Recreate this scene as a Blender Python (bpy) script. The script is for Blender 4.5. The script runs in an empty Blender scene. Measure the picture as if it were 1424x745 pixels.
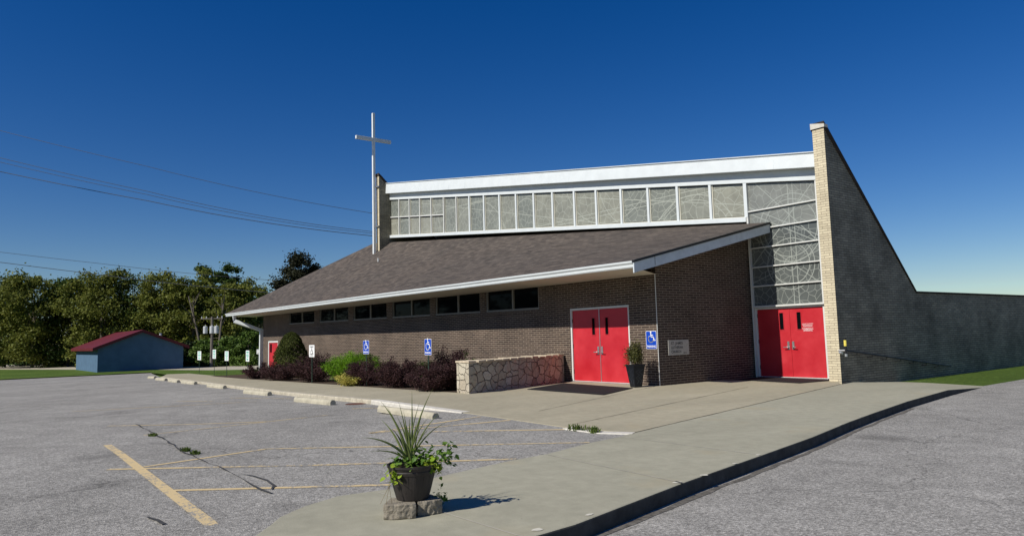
import bpy, bmesh, math, random
import numpy as np
from mathutils import Vector, Matrix, Quaternion
random.seed(7)
RNG = np.random.default_rng(11)
S = bpy.context.scene
COL = S.collection
rad = math.radians

# ------------------------------------------------------------------ survey
# World frame: origin at the brick corner, X along the long front wall (to the right),
# Y into the building, Z up.  The lens of the photo was solved from the walls, and px()
# turns a measured point into a point on a known plane (surveying by ray).
F, CX, CY, EYE = 980., 712., 372.5, 1.47
_roll = math.atan(.027); _h = (487 - .027 * CX - CY) * math.cos(_roll); _pitch = math.atan(_h / F)
_A = rad(37.1)
_f = np.array([0, math.cos(_pitch), math.sin(_pitch)]); _r = np.array([1., 0, 0]); _d = np.array([0, math.sin(_pitch), -math.cos(_pitch)])
_c, _s = math.cos(_roll), math.sin(_roll)
_M = np.array([[math.sin(_A), -math.cos(_A), 0], [math.cos(_A), math.sin(_A), 0], [0, 0, 1]])
CAM = np.array([13.37, -15.15, EYE])
def ray(x, y):
    u = x - CX; v = y - CY
    return _M @ (F * _f + (u * _c - v * _s) * _r + (u * _s + v * _c) * _d)
_v0 = ray(917.8, 536.2); CAM = np.array([-_v0[0], -_v0[1], -_v0[2]]) * (EYE / -_v0[2])
def on(x, y, ax, val):
    v = ray(x, y); t = (val - CAM[ax]) / v[ax]; return CAM + t * v
def PX(x, y, k): return on(x, y, 0, k)
def PY(x, y, k): return on(x, y, 1, k)
def G(x): return max(-.9, min(0., .0165 * (x + 3)))
def PG(x, y, off=0.):
    z = 0.
    for i in range(40):
        p = on(x, y, 2, z + off); z = G(p[0])
    return p
def depth(x, y, dist):            # point at a given forward distance
    v = ray(x, y); f = _M @ _f
    return CAM + v * (dist / (v @ f))

# ------------------------------------------------------------------ materials
def new_mat(name):
    m = bpy.data.materials.new(name); m.use_nodes = True
    nt = m.node_tree; nt.nodes.clear()
    out = nt.nodes.new('ShaderNodeOutputMaterial'); b = nt.nodes.new('ShaderNodeBsdfPrincipled')
    nt.links.new(b.outputs[0], out.inputs[0])
    return m, nt, b
def N(nt, t, **kw):
    n = nt.nodes.new(t)
    for k, v in kw.items():
        if hasattr(n, k): setattr(n, k, v)
        else: n.inputs[k].default_value = v
    return n
def lk(nt, a, b): nt.links.new(a, b)
def ramp(nt, fac, stops):
    r = nt.nodes.new('ShaderNodeValToRGB'); e = r.color_ramp.elements
    while len(e) < len(stops): e.new(.5)
    for i, (p, c) in enumerate(stops):
        e[i].position = p; e[i].color = tuple(c) + ((1,) if len(c) == 3 else ())
    lk(nt, fac, r.inputs[0]); return r.outputs[0]
def mixc(nt, fac, a, b, mode='MIX'):
    m = nt.nodes.new('ShaderNodeMix'); m.data_type = 'RGBA'; m.blend_type = mode
    for s, v in ((0, fac), (6, a), (7, b)):
        if isinstance(v, bpy.types.NodeSocket): lk(nt, v, m.inputs[s])
        elif s == 0: m.inputs[0].default_value = v
        else: m.inputs[s].default_value = tuple(v) + (1,)
    return m.outputs[2]
def math_(nt, op, a, b=0., c=0.):
    m = nt.nodes.new('ShaderNodeMath'); m.operation = op
    for i, v in enumerate((a, b, c)):
        if isinstance(v, bpy.types.NodeSocket): lk(nt, v, m.inputs[i])
        else: m.inputs[i].default_value = v
    return m.outputs[0]
def coords(nt): return nt.nodes.new('ShaderNodeTexCoord').outputs['Object']
def mapping(nt, vec, sc=(1, 1, 1), rot=(0, 0, 0), loc=(0, 0, 0)):
    m = nt.nodes.new('ShaderNodeMapping'); lk(nt, vec, m.inputs[0])
    m.inputs['Scale'].default_value = sc; m.inputs['Rotation'].default_value = rot; m.inputs['Location'].default_value = loc
    return m.outputs[0]
def noise(nt, vec, scale, detail=4, rough=.6, dist=0):
    n = nt.nodes.new('ShaderNodeTexNoise'); lk(nt, vec, n.inputs['Vector'])
    n.inputs['Scale'].default_value = scale; n.inputs['Detail'].default_value = detail; n.inputs['Roughness'].default_value = rough
    n.inputs['Distortion'].default_value = dist
    return n.outputs[0]
def bump(nt, b, h, strength, dist=.01):
    n = nt.nodes.new('ShaderNodeBump'); lk(nt, h, n.inputs['Height']); n.inputs['Strength'].default_value = strength; n.inputs['Distance'].default_value = dist
    lk(nt, n.outputs[0], b.inputs['Normal'])
def wallvec(nt):                  # (run along the wall, height) from the wall's own facing
    g = nt.nodes.new('ShaderNodeNewGeometry'); sn = nt.nodes.new('ShaderNodeSeparateXYZ'); lk(nt, g.outputs['True Normal'], sn.inputs[0])
    sp = nt.nodes.new('ShaderNodeSeparateXYZ'); lk(nt, coords(nt), sp.inputs[0])
    ay = math_(nt, 'GREATER_THAN', math_(nt, 'ABSOLUTE', sn.outputs[1]), .7)
    u = math_(nt, 'ADD', math_(nt, 'MULTIPLY', sp.outputs[0], ay), math_(nt, 'MULTIPLY', sp.outputs[1], math_(nt, 'SUBTRACT', 1., ay)))
    cb = nt.nodes.new('ShaderNodeCombineXYZ'); lk(nt, u, cb.inputs[0]); lk(nt, sp.outputs[2], cb.inputs[1])
    return cb.outputs[0]
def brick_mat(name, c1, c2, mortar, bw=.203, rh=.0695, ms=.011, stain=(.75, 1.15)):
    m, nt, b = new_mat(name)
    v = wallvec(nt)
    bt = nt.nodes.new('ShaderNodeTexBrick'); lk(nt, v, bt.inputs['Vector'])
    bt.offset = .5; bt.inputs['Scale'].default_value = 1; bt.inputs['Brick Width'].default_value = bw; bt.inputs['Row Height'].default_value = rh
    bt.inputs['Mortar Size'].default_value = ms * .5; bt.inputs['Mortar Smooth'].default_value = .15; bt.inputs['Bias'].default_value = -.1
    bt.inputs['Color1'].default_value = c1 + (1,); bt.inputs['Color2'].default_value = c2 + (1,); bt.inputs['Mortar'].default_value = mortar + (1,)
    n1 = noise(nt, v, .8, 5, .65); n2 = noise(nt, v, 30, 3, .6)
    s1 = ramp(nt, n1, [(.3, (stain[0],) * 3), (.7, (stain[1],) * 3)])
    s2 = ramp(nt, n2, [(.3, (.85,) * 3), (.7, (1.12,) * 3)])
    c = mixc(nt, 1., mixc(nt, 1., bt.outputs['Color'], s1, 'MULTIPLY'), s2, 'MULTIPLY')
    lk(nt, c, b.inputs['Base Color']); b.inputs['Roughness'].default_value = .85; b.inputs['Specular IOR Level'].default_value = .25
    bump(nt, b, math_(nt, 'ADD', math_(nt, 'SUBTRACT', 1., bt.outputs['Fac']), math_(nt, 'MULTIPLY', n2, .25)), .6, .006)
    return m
def flat_mat(name, col, rough=.6, var=.1, scale=6., spec=.4, metallic=0., bmp=.0, bscale=60, streak=None):
    m, nt, b = new_mat(name)
    v = coords(nt)
    vv = mapping(nt, v, streak) if streak else v
    n = noise(nt, vv, scale, 5, .6)
    s = ramp(nt, n, [(.3, (1 - var,) * 3), (.7, (1 + var,) * 3)])
    c = mixc(nt, 1., col, s, 'MULTIPLY'); lk(nt, c, b.inputs['Base Color'])
    b.inputs['Roughness'].default_value = rough; b.inputs['Specular IOR Level'].default_value = spec; b.inputs['Metallic'].default_value = metallic
    if bmp: bump(nt, b, noise(nt, v, bscale, 4, .6), bmp, .01)
    return m
def leaf_mat(name, c1, c2, rough=.5, trans=.25, spec=.3):
    m, nt, b = new_mat(name)
    g = nt.nodes.new('ShaderNodeNewGeometry')
    n = noise(nt, coords(nt), .7, 2, .5)
    f = math_(nt, 'ADD', math_(nt, 'MULTIPLY', g.outputs['Random Per Island'], .6), math_(nt, 'MULTIPLY', n, .5))
    c = ramp(nt, f, [(.15, c1), (.85, c2)])
    lk(nt, c, b.inputs['Base Color']); b.inputs['Roughness'].default_value = rough; b.inputs['Specular IOR Level'].default_value = spec
    t = nt.nodes.new('ShaderNodeBsdfTranslucent'); lk(nt, c, t.inputs[0])
    mx = nt.nodes.new('ShaderNodeMixShader'); mx.inputs[0].default_value = trans
    lk(nt, b.outputs[0], mx.inputs[1]); lk(nt, t.outputs[0], mx.inputs[2])
    lk(nt, mx.outputs[0], [x for x in nt.nodes if x.type == 'OUTPUT_MATERIAL'][0].inputs[0])
    return m
M = {}
M['brick'] = brick_mat('brown_brick', (.092, .064, .049), (.047, .033, .027), (.30, .245, .185), bw=.298, ms=.015)
M['cream'] = brick_mat('cream_brick', (.66, .58, .40), (.52, .45, .31), (.30, .25, .18), bw=.298, rh=.0695, ms=.014, stain=(.85, 1.08))
M['shaded_soiled'] = brick_mat('shaded_soiled_cream_brick', (.33, .30, .22), (.23, .21, .155), (.11, .10, .08), bw=.298, ms=.016, stain=(.5, 1.2))
M['white'] = flat_mat('white_painted_metal', (.62, .655, .65), .45, .05, 2.5, bmp=.12, bscale=3)
M['trim'] = flat_mat('white_window_trim', (.62, .62, .58), .5, .06, 5)
M['soffit'] = flat_mat('cream_soffit', (.62, .59, .48), .7, .05, 3)
M['rake'] = flat_mat('grey_white_rake_board', (.55, .60, .62), .5, .10, 4, bmp=.1, bscale=20)
M['red'] = flat_mat('red_door_paint', (.52, .020, .034), .42, .13, 3.0, .45, bmp=.08, bscale=14)
def red_mat():
    m, nt, b = new_mat('red_door_paint'); v = coords(nt)
    n = noise(nt, v, 1.6, 5, .6); sc_ = noise(nt, mapping(nt, v, (9, 9, 1.5)), 1.5, 4, .7)
    c = ramp(nt, n, [(.3, (.43, .014, .023)), (.7, (.54, .026, .036))])
    c = mixc(nt, ramp(nt, sc_, [(.64, (0,) * 3), (.78, (.18,) * 3)]), c, (.55, .06, .07))
    lk(nt, c, b.inputs['Base Color']); lk(nt, ramp(nt, n, [(.3, (.32,) * 3), (.7, (.55,) * 3)]), b.inputs['Roughness'])
    bump(nt, b, noise(nt, v, 3.5, 3, .5), .12, .02); return m
M['red'] = red_mat()
M['alu'] = flat_mat('brushed_aluminium', (.55, .55, .54), .35, .08, 8, metallic=.8)
M['pole_white'] = flat_mat('white_pole', (.72, .74, .72), .45, .06, 3)
M['black'] = flat_mat('black_paint', (.012, .012, .013), .45, .2, 8)
M['darkglass'] = flat_mat('dark_window_glass', (.004, .005, .006), .03, .1, 2, .09)
M['grille'] = flat_mat('taupe_window_frame', (.20, .19, .165), .6, .08, 5)
for n_ in M['darkglass'].node_tree.nodes:
    if n_.type == 'BSDF_PRINCIPLED': n_.inputs['IOR'].default_value = 1.25
M['mat'] = flat_mat('black_rubber_matting', (.018, .018, .019), .85, .35, 25, .2, bmp=.5, bscale=140)
M['stopc'] = flat_mat('pale_precast_concrete', (.42, .385, .29), .9, .22, 6, .2, bmp=.5, bscale=50)
M['block'] = flat_mat('split_face_concrete', (.25, .22, .17), .95, .25, 30, .15, bmp=.9, bscale=70)
M['urn'] = flat_mat('charcoal_resin', (.009, .011, .014), .5, .15, 10, .3)
M['barrel'] = flat_mat('dark_barrel_resin', (.032, .027, .024), .55, .3, 9, .35, bmp=.35, bscale=22, streak=(1, 1, .18))
M['soil'] = flat_mat('soil', (.035, .025, .018), .95, .4, 40, .1, bmp=.8, bscale=80)
M['signblue'] = flat_mat('sign_blue', (.004, .055, .42), .4, .04, 5)
M['signwhite'] = flat_mat('sign_white', (.80, .80, .78), .45, .04, 5)
M['signgreen'] = flat_mat('sign_green', (.05, .50, .36), .5, .05, 5)
M['post'] = flat_mat('green_steel_post', (.02, .045, .028), .6, .2, 12)
M['letter'] = flat_mat('engraved_letter', (.07, .07, .065), .8, .1, 30)
M['plaque'] = flat_mat('limestone_plaque', (.46, .43, .37), .85, .12, 14, .2, bmp=.15)
M['bark'] = flat_mat('bark', (.17, .145, .115), .95, .35, 6, .1, bmp=.8, bscale=14, streak=(1, 1, .3))
M['barkdark'] = flat_mat('dark_bark', (.05, .04, .032), .95, .35, 8, .1, bmp=.8, bscale=14)
M['woodpole'] = flat_mat('weathered_pole_wood', (.16, .14, .12), .9, .2, 6, .1)
M['transf'] = flat_mat('grey_transformer_steel', (.50, .52, .52), .5, .06, 6)
M['wire'] = flat_mat('wire', (.02, .025, .035), .6, .1, 2)
M['bluewall'] = flat_mat('blue_painted_block', (.085, .15, .23), .8, .12, 1.2, .2, bmp=.2, bscale=4)
M['maroon'] = flat_mat('maroon_metal_roof', (.12, .012, .016), .5, .1, 3)
M['yellowtape'] = flat_mat('yellow_tape', (.72, .60, .10), .5, .1, 20)
M['rust'] = flat_mat('rusty_iron', (.13, .055, .035), .85, .3, 30, .2)
M['crack'] = flat_mat('crack_sealant', (.065, .063, .06), .75, .3, 20, .2)
M['grit'] = flat_mat('gutter_grit', (.13, .12, .105), .95, .5, 14, .1, bmp=.6, bscale=60)
M['joint'] = flat_mat('joint_dirt', (.10, .088, .065), .95, .3, 8, .1)
M['jointpale'] = flat_mat('pale_joint', (.46, .43, .36), .95, .2, 8, .1)
M['kerbwhite'] = flat_mat('whitewashed_concrete', (.56, .53, .46), .9, .15, 9, .1, bmp=.4, bscale=40)
M['kerb'] = flat_mat('kerb_concrete', (.43, .39, .30), .95, .28, 7, .1, bmp=.5, bscale=40)
M['kerbface'] = flat_mat('shaded_stained_kerb_face', (.075, .072, .066), .95, .3, 5, .1, bmp=.5, bscale=30)
M['chip'] = flat_mat('fresh_concrete_chip', (.60, .57, .47), .95, .15, 40, .1, bmp=.5)

def shingle_mat():
    m, nt, b = new_mat('brown_shingles'); v = coords(nt)
    bt = nt.nodes.new('ShaderNodeTexBrick'); lk(nt, mapping(nt, v, (1, .93, 1)), bt.inputs['Vector'])
    bt.offset = .37; bt.offset_frequency = 2; bt.inputs['Scale'].default_value = 1
    bt.inputs['Brick Width'].default_value = .29; bt.inputs['Row Height'].default_value = .14; bt.inputs['Mortar Size'].default_value = .006
    bt.inputs['Bias'].default_value = 0
    bt.inputs['Color1'].default_value = (.122, .102, .086, 1); bt.inputs['Color2'].default_value = (.070, .060, .053, 1); bt.inputs['Mortar'].default_value = (.05, .042, .038, 1)
    n1 = noise(nt, mapping(nt, v, (.5, 1.6, 1)), 3.2, 5, .7); n2 = noise(nt, v, .35, 3, .5); n3 = noise(nt, v, 90, 2, .5)
    c = mixc(nt, 1., bt.outputs['Color'], ramp(nt, n1, [(.3, (.78,) * 3), (.7, (1.24,) * 3)]), 'MULTIPLY')
    c = mixc(nt, 1., c, ramp(nt, n2, [(.3, (.94, .95, .96)), (.7, (1.06, 1.04, 1.02))]), 'MULTIPLY')
    c = mixc(nt, 1., c, ramp(nt, n3, [(.3, (.75,) * 3), (.7, (1.25,) * 3)]), 'MULTIPLY')
    lk(nt, c, b.inputs['Base Color']); b.inputs['Roughness'].default_value = .95; b.inputs['Specular IOR Level'].default_value = .15
    bump(nt, b, math_(nt, 'ADD', math_(nt, 'SUBTRACT', 1., bt.outputs['Fac']), n3), .5, .01)
    return m
M['shingle'] = shingle_mat()

def asphalt_mat():
    m, nt, b = new_mat('old_asphalt'); v = coords(nt)
    n1 = noise(nt, v, .25, 6, .6); n2 = noise(nt, v, 2.2, 5, .65)
    vo = nt.nodes.new('ShaderNodeTexVoronoi'); lk(nt, v, vo.inputs['Vector']); vo.inputs['Scale'].default_value = 75
    agg = ramp(nt, vo.outputs['Color'], [(.15, (.62,) * 3), (.55, (1.0,) * 3), (.9, (1.5,) * 3)])
    c = ramp(nt, n1, [(.3, (.255, .243, .218)), (.7, (.335, .320, .288))])
    c = mixc(nt, 1., c, ramp(nt, n2, [(.3, (.84,) * 3), (.7, (1.14,) * 3)]), 'MULTIPLY')
    c = mixc(nt, 1., c, agg, 'MULTIPLY')
    n4 = noise(nt, v, 22, 3, .6); c = mixc(nt, 1., c, ramp(nt, n4, [(.35, (.8,) * 3), (.65, (1.18,) * 3)]), 'MULTIPLY')
    # hairline wandering cracks
    vc = nt.nodes.new('ShaderNodeTexVoronoi'); vc.feature = 'DISTANCE_TO_EDGE'; vc.inputs['Scale'].default_value = .16
    nz = nt.nodes.new('ShaderNodeTexNoise'); lk(nt, v, nz.inputs['Vector']); nz.inputs['Scale'].default_value = 1.3; nz.inputs['Detail'].default_value = 6
    vm = nt.nodes.new('ShaderNodeVectorMath'); vm.operation = 'MULTIPLY_ADD'; lk(nt, nz.outputs['Color'], vm.inputs[0]); vm.inputs[1].default_value = (1.6, 1.6, 0); lk(nt, v, vm.inputs[2])
    lk(nt, vm.outputs[0], vc.inputs['Vector'])
    c = mixc(nt, 1., c, ramp(nt, vc.outputs['Distance'], [(0, (.6,) * 3), (.0035, (1,) * 3)]), 'MULTIPLY')
    oil = noise(nt, mapping(nt, v, (1, 1, 1), (0, 0, 0), (3, 9, 0)), .75, 4, .55); c = mixc(nt, 1., c, ramp(nt, oil, [(.60, (1,) * 3), (.74, (.70,) * 3)]), 'MULTIPLY')
    spk = nt.nodes.new('ShaderNodeTexVoronoi'); lk(nt, v, spk.inputs['Vector']); spk.inputs['Scale'].default_value = 3.1
    c = mixc(nt, math_(nt, 'LESS_THAN', spk.outputs['Distance'], .035), c, (.07, .06, .05))
    lk(nt, c, b.inputs['Base Color']); b.inputs['Roughness'].default_value = .9; b.inputs['Specular IOR Level'].default_value = .2
    bump(nt, b, math_(nt, 'ADD', vo.outputs['Distance'], n2), .7, .008)
    return m
M['asphalt'] = asphalt_mat()

def concrete_mat(name, a, bb, warm):
    m, nt, b = new_mat(name); v = coords(nt)
    n1 = noise(nt, mapping(nt, v, (1, .45, 1), (0, 0, .2)), .55, 6, .62, .4); n2 = noise(nt, v, 5, 6, .7); n3 = noise(nt, v, 130, 2, .5)
    c = ramp(nt, n1, [(.28, a), (.72, bb)])
    c = mixc(nt, 1., c, ramp(nt, n2, [(.28, (.86, .86, .84)), (.72, (1.1, 1.09, 1.07))]), 'MULTIPLY')
    c = mixc(nt, 1., c, ramp(nt, n3, [(.3, (.86,) * 3), (.7, (1.13,) * 3)]), 'MULTIPLY')
    st = noise(nt, mapping(nt, v, (1, 1, 1), (0, 0, 0), (4, 7, 0)), .9, 3, .5)
    c = mixc(nt, math_(nt, 'MULTIPLY', ramp(nt, st, [(.62, (0,) * 3), (.74, (1,) * 3)]), .45), c, warm)
    sp = nt.nodes.new('ShaderNodeTexVoronoi'); lk(nt, v, sp.inputs['Vector']); sp.inputs['Scale'].default_value = 2.3
    c = mixc(nt, math_(nt, 'MULTIPLY', math_(nt, 'LESS_THAN', sp.outputs['Distance'], .022), .6), c, (.05, .045, .04))
    lk(nt, c, b.inputs['Base Color']); b.inputs['Roughness'].default_value = .9; b.inputs['Specular IOR Level'].default_value = .2
    bump(nt, b, math_(nt, 'ADD', n3, n2), .25, .005)
    return m
M['concrete'] = concrete_mat('greenish_concrete', (.305, .292, .222), (.385, .368, .282), (.36, .31, .2))
M['apron'] = concrete_mat('tan_concrete', (.32, .29, .21), (.41, .37, .27), (.42, .35, .22))
def paint_mat():
    m, nt, b = new_mat('worn_yellow_paint'); v = coords(nt)
    n = noise(nt, v, 9, 6, .75); n2 = noise(nt, v, 45, 3, .6); n3 = noise(nt, v, .8, 3, .5)
    f = math_(nt, 'ADD', math_(nt, 'ADD', n, math_(nt, 'MULTIPLY', n2, .55)), math_(nt, 'MULTIPLY', n3, .5))
    f = ramp(nt, f, [(.93, (0,) * 3), (1.22, (.85,) * 3)])
    c = mixc(nt, f, (.275, .262, .235), (.66, .50, .25))
    lk(nt, c, b.inputs['Base Color']); b.inputs['Roughness'].default_value = .85; b.inputs['Specular IOR Level'].default_value = .2
    return m
M['paint'] = paint_mat()
def stone_mat():
    m, nt, b = new_mat('rubble_stone'); w = wallvec(nt)
    nz = nt.nodes.new('ShaderNodeTexNoise'); lk(nt, w, nz.inputs['Vector']); nz.inputs['Scale'].default_value = 3; nz.inputs['Detail'].default_value = 3
    vm = nt.nodes.new('ShaderNodeVectorMath'); vm.operation = 'MULTIPLY_ADD'; lk(nt, nz.outputs['Color'], vm.inputs[0]); vm.inputs[1].default_value = (.34, .34, 0); lk(nt, w, vm.inputs[2])
    vec = mapping(nt, vm.outputs[0], (3.0, 4.3, 1))
    vo = nt.nodes.new('ShaderNodeTexVoronoi'); lk(nt, vec, vo.inputs['Vector']); vo.voronoi_dimensions = '2D'; vo.inputs['Scale'].default_value = 1; vo.inputs['Randomness'].default_value = .85
    ve = nt.nodes.new('ShaderNodeTexVoronoi'); lk(nt, vec, ve.inputs['Vector']); ve.voronoi_dimensions = '2D'; ve.feature = 'DISTANCE_TO_EDGE'; ve.inputs['Scale'].default_value = 1; ve.inputs['Randomness'].default_value = .85
    c = ramp(nt, vo.outputs['Color'], [(.1, (.33, .28, .21)), (.4, (.52, .47, .36)), (.65, (.42, .36, .27)), (.9, (.60, .55, .44))])
    c = mixc(nt, 1., c, ramp(nt, noise(nt, w, 16, 5, .7), [(.3, (.7,) * 3), (.7, (1.2,) * 3)]), 'MULTIPLY')
    e = ramp(nt, ve.outputs['Distance'], [(.015, (0,) * 3), (.05, (1,) * 3)])
    c = mixc(nt, e, (.13, .11, .09), c)
    lk(nt, c, b.inputs['Base Color']); b.inputs['Roughness'].default_value = .95; b.inputs['Specular IOR Level'].default_value = .15
    bump(nt, b, math_(nt, 'ADD', e, math_(nt, 'MULTIPLY', noise(nt, w, 18, 5, .7), .5)), 1., .035)
    return m
M['stone'] = stone_mat()
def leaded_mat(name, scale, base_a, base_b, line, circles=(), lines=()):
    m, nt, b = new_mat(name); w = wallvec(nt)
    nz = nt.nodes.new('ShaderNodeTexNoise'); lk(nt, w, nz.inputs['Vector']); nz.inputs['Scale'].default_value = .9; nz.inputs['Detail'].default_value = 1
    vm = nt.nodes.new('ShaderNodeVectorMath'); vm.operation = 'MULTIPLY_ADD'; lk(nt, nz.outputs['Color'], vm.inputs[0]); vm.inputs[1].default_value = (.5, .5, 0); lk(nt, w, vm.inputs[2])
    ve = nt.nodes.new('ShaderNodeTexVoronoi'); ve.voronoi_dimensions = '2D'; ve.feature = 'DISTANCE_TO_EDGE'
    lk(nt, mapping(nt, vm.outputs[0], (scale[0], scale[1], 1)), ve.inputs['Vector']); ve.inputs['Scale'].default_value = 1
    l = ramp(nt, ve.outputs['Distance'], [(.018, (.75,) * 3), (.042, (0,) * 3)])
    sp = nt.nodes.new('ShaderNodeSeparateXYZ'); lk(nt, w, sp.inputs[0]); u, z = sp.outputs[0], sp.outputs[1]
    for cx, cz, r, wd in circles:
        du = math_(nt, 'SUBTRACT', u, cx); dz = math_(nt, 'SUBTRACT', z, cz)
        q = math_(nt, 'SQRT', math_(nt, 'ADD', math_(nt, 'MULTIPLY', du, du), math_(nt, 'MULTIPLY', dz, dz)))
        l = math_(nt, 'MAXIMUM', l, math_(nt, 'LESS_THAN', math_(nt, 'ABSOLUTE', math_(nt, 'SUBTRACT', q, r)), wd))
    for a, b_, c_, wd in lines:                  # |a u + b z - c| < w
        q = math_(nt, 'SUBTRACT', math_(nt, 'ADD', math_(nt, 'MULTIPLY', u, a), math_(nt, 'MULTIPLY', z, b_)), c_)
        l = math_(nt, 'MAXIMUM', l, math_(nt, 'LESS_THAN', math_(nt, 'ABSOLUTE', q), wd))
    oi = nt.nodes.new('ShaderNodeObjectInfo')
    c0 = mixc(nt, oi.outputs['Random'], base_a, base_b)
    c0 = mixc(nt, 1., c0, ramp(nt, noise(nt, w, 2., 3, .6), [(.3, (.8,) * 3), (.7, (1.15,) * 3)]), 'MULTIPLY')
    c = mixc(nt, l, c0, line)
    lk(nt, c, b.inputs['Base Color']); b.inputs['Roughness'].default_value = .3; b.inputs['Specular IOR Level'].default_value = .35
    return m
def ln(x0, z0, x1, z1, wd=.012):
    L = math.hypot(x1 - x0, z1 - z0); a, b_ = -(z1 - z0) / L, (x1 - x0) / L; return (a, b_, a * x0 + b_ * z0, wd)
M['leaded'] = leaded_mat('leaded_glass', (3.6, 3.0), (.165, .18, .16), (.27, .268, .215), (.37, .385, .325),
    [(-2.2, 4.3, 1.9, .013), (-2.2, 4.3, 1.72, .011), (-6.2, 8.4, 2.6, .012), (-11.5, 6.9, .8, .012), (-15.5, 5.6, 2.6, .013), (-21.5, 6.9, 2.6, .014), (-4.5, 7.6, 2.2, .012)],
    [ln(-9.4, 6.3, -3.2, 6.35), ln(-9.4, 6.15, -3.2, 6.18), ln(-17, 8.2, -9, 6.4), ln(-3.4, 6.2, 0, 5.5), ln(-24, 8.4, -18.5, 8.3)])
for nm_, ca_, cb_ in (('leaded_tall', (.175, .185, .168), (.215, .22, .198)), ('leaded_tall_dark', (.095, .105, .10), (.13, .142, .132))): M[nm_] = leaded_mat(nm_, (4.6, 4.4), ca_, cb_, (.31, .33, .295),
    [(1.45, 3.45, .62, .012), (1.45, 3.45, .78, .012), (1.45, 3.45, .2, .01), (1.5, 4.55, 1.05, .013), (1.5, 4.55, .88, .011)],
    [ln(.2, 5.35, 2.5, 4.15), ln(.2, 5.15, 2.5, 3.95), ln(1.5, 3.8, 1.5, 6.2), ln(1.66, 3.8, 1.66, 6.2), ln(1.51, 4.95, 2.46, 5.95), ln(1.51, 4.95, .56, 5.95), ln(.8, 3.2, 2.2, 3.7, .009), ln(.9, 3.9, 2.1, 3.0, .009)])
M['came'] = flat_mat('pale_lead_came', (.42, .45, .40), .6, .1, 10)
M['glasspale'] = M['leaded']
def ground_mat():
    m, nt, b = new_mat('grass_ground'); v = coords(nt)
    c = ramp(nt, noise(nt, v, .15, 5, .6), [(.3, (.07, .12, .02)), (.7, (.12, .18, .035))])
    c = mixc(nt, 1., c, ramp(nt, noise(nt, v, 7, 5, .75), [(.25, (.45,) * 3), (.75, (1.45,) * 3)]), 'MULTIPLY')
    lk(nt, c, b.inputs['Base Color']); b.inputs['Roughness'].default_value = 1; b.inputs['Specular IOR Level'].default_value = .1
    bump(nt, b, noise(nt, v, 14, 5, .8), 1., .08)
    return m
M['grass'] = ground_mat()
M['mulch'] = flat_mat('mulch', (.075, .055, .04), 1., .4, 25, .1, bmp=1, bscale=40)
M['bladegrass'] = leaf_mat('grass_blades', (.05, .09, .015), (.13, .17, .04), .7, .3, .1)
M['lf_yellowgreen'] = leaf_mat('yellow_green_leaves', (.075, .10, .016), (.19, .20, .04), .55, .3, .12)
M['lf_green'] = leaf_mat('mid_green_leaves', (.025, .05, .010), (.07, .11, .022), .55, .25, .12)
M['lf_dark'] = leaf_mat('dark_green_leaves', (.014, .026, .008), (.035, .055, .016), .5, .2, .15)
M['lf_magnolia'] = leaf_mat('glossy_magnolia_leaves', (.012, .017, .008), (.038, .038, .018), .6, .1, .12)
M['lf_vine'] = leaf_mat('bright_vine_leaves', (.05, .10, .015), (.13, .20, .035), .55, .3, .2)
M['lf_barberry'] = leaf_mat('burgundy_leaves', (.022, .012, .012), (.075, .035, .034), .6, .15, .15)
M['lf_spruce'] = leaf_mat('spruce_needles', (.025, .038, .008), (.10, .115, .022), .7, .1, .15)
M['lf_lime'] = leaf_mat('lime_leaves', (.08, .20, .008), (.20, .36, .015), .5, .35, .25)
M['lf_yellow'] = leaf_mat('variegated_yellow_leaves', (.22, .26, .03), (.62, .52, .14), .5, .3, .2)
M['lf_box'] = leaf_mat('boxwood_leaves', (.035, .05, .012), (.13, .12, .035), .45, .2, .3)
M['lf_spike'] = leaf_mat('spike_leaves', (.07, .10, .025), (.20, .24, .07), .45, .25, .3)
M['lf_potlime'] = leaf_mat('sweet_potato_leaves', (.16, .30, .015), (.42, .50, .05), .5, .35, .3)
M['lf_potgreen'] = leaf_mat('potted_green_leaves', (.06, .14, .015), (.16, .27, .04), .5, .3, .3)
M['twig'] = flat_mat('twig', (.07, .045, .03), .9, .2, 10)
M['drygrass'] = leaf_mat('dry_trailing_stem', (.16, .13, .07), (.26, .20, .11), .7, .2, .1)

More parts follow.
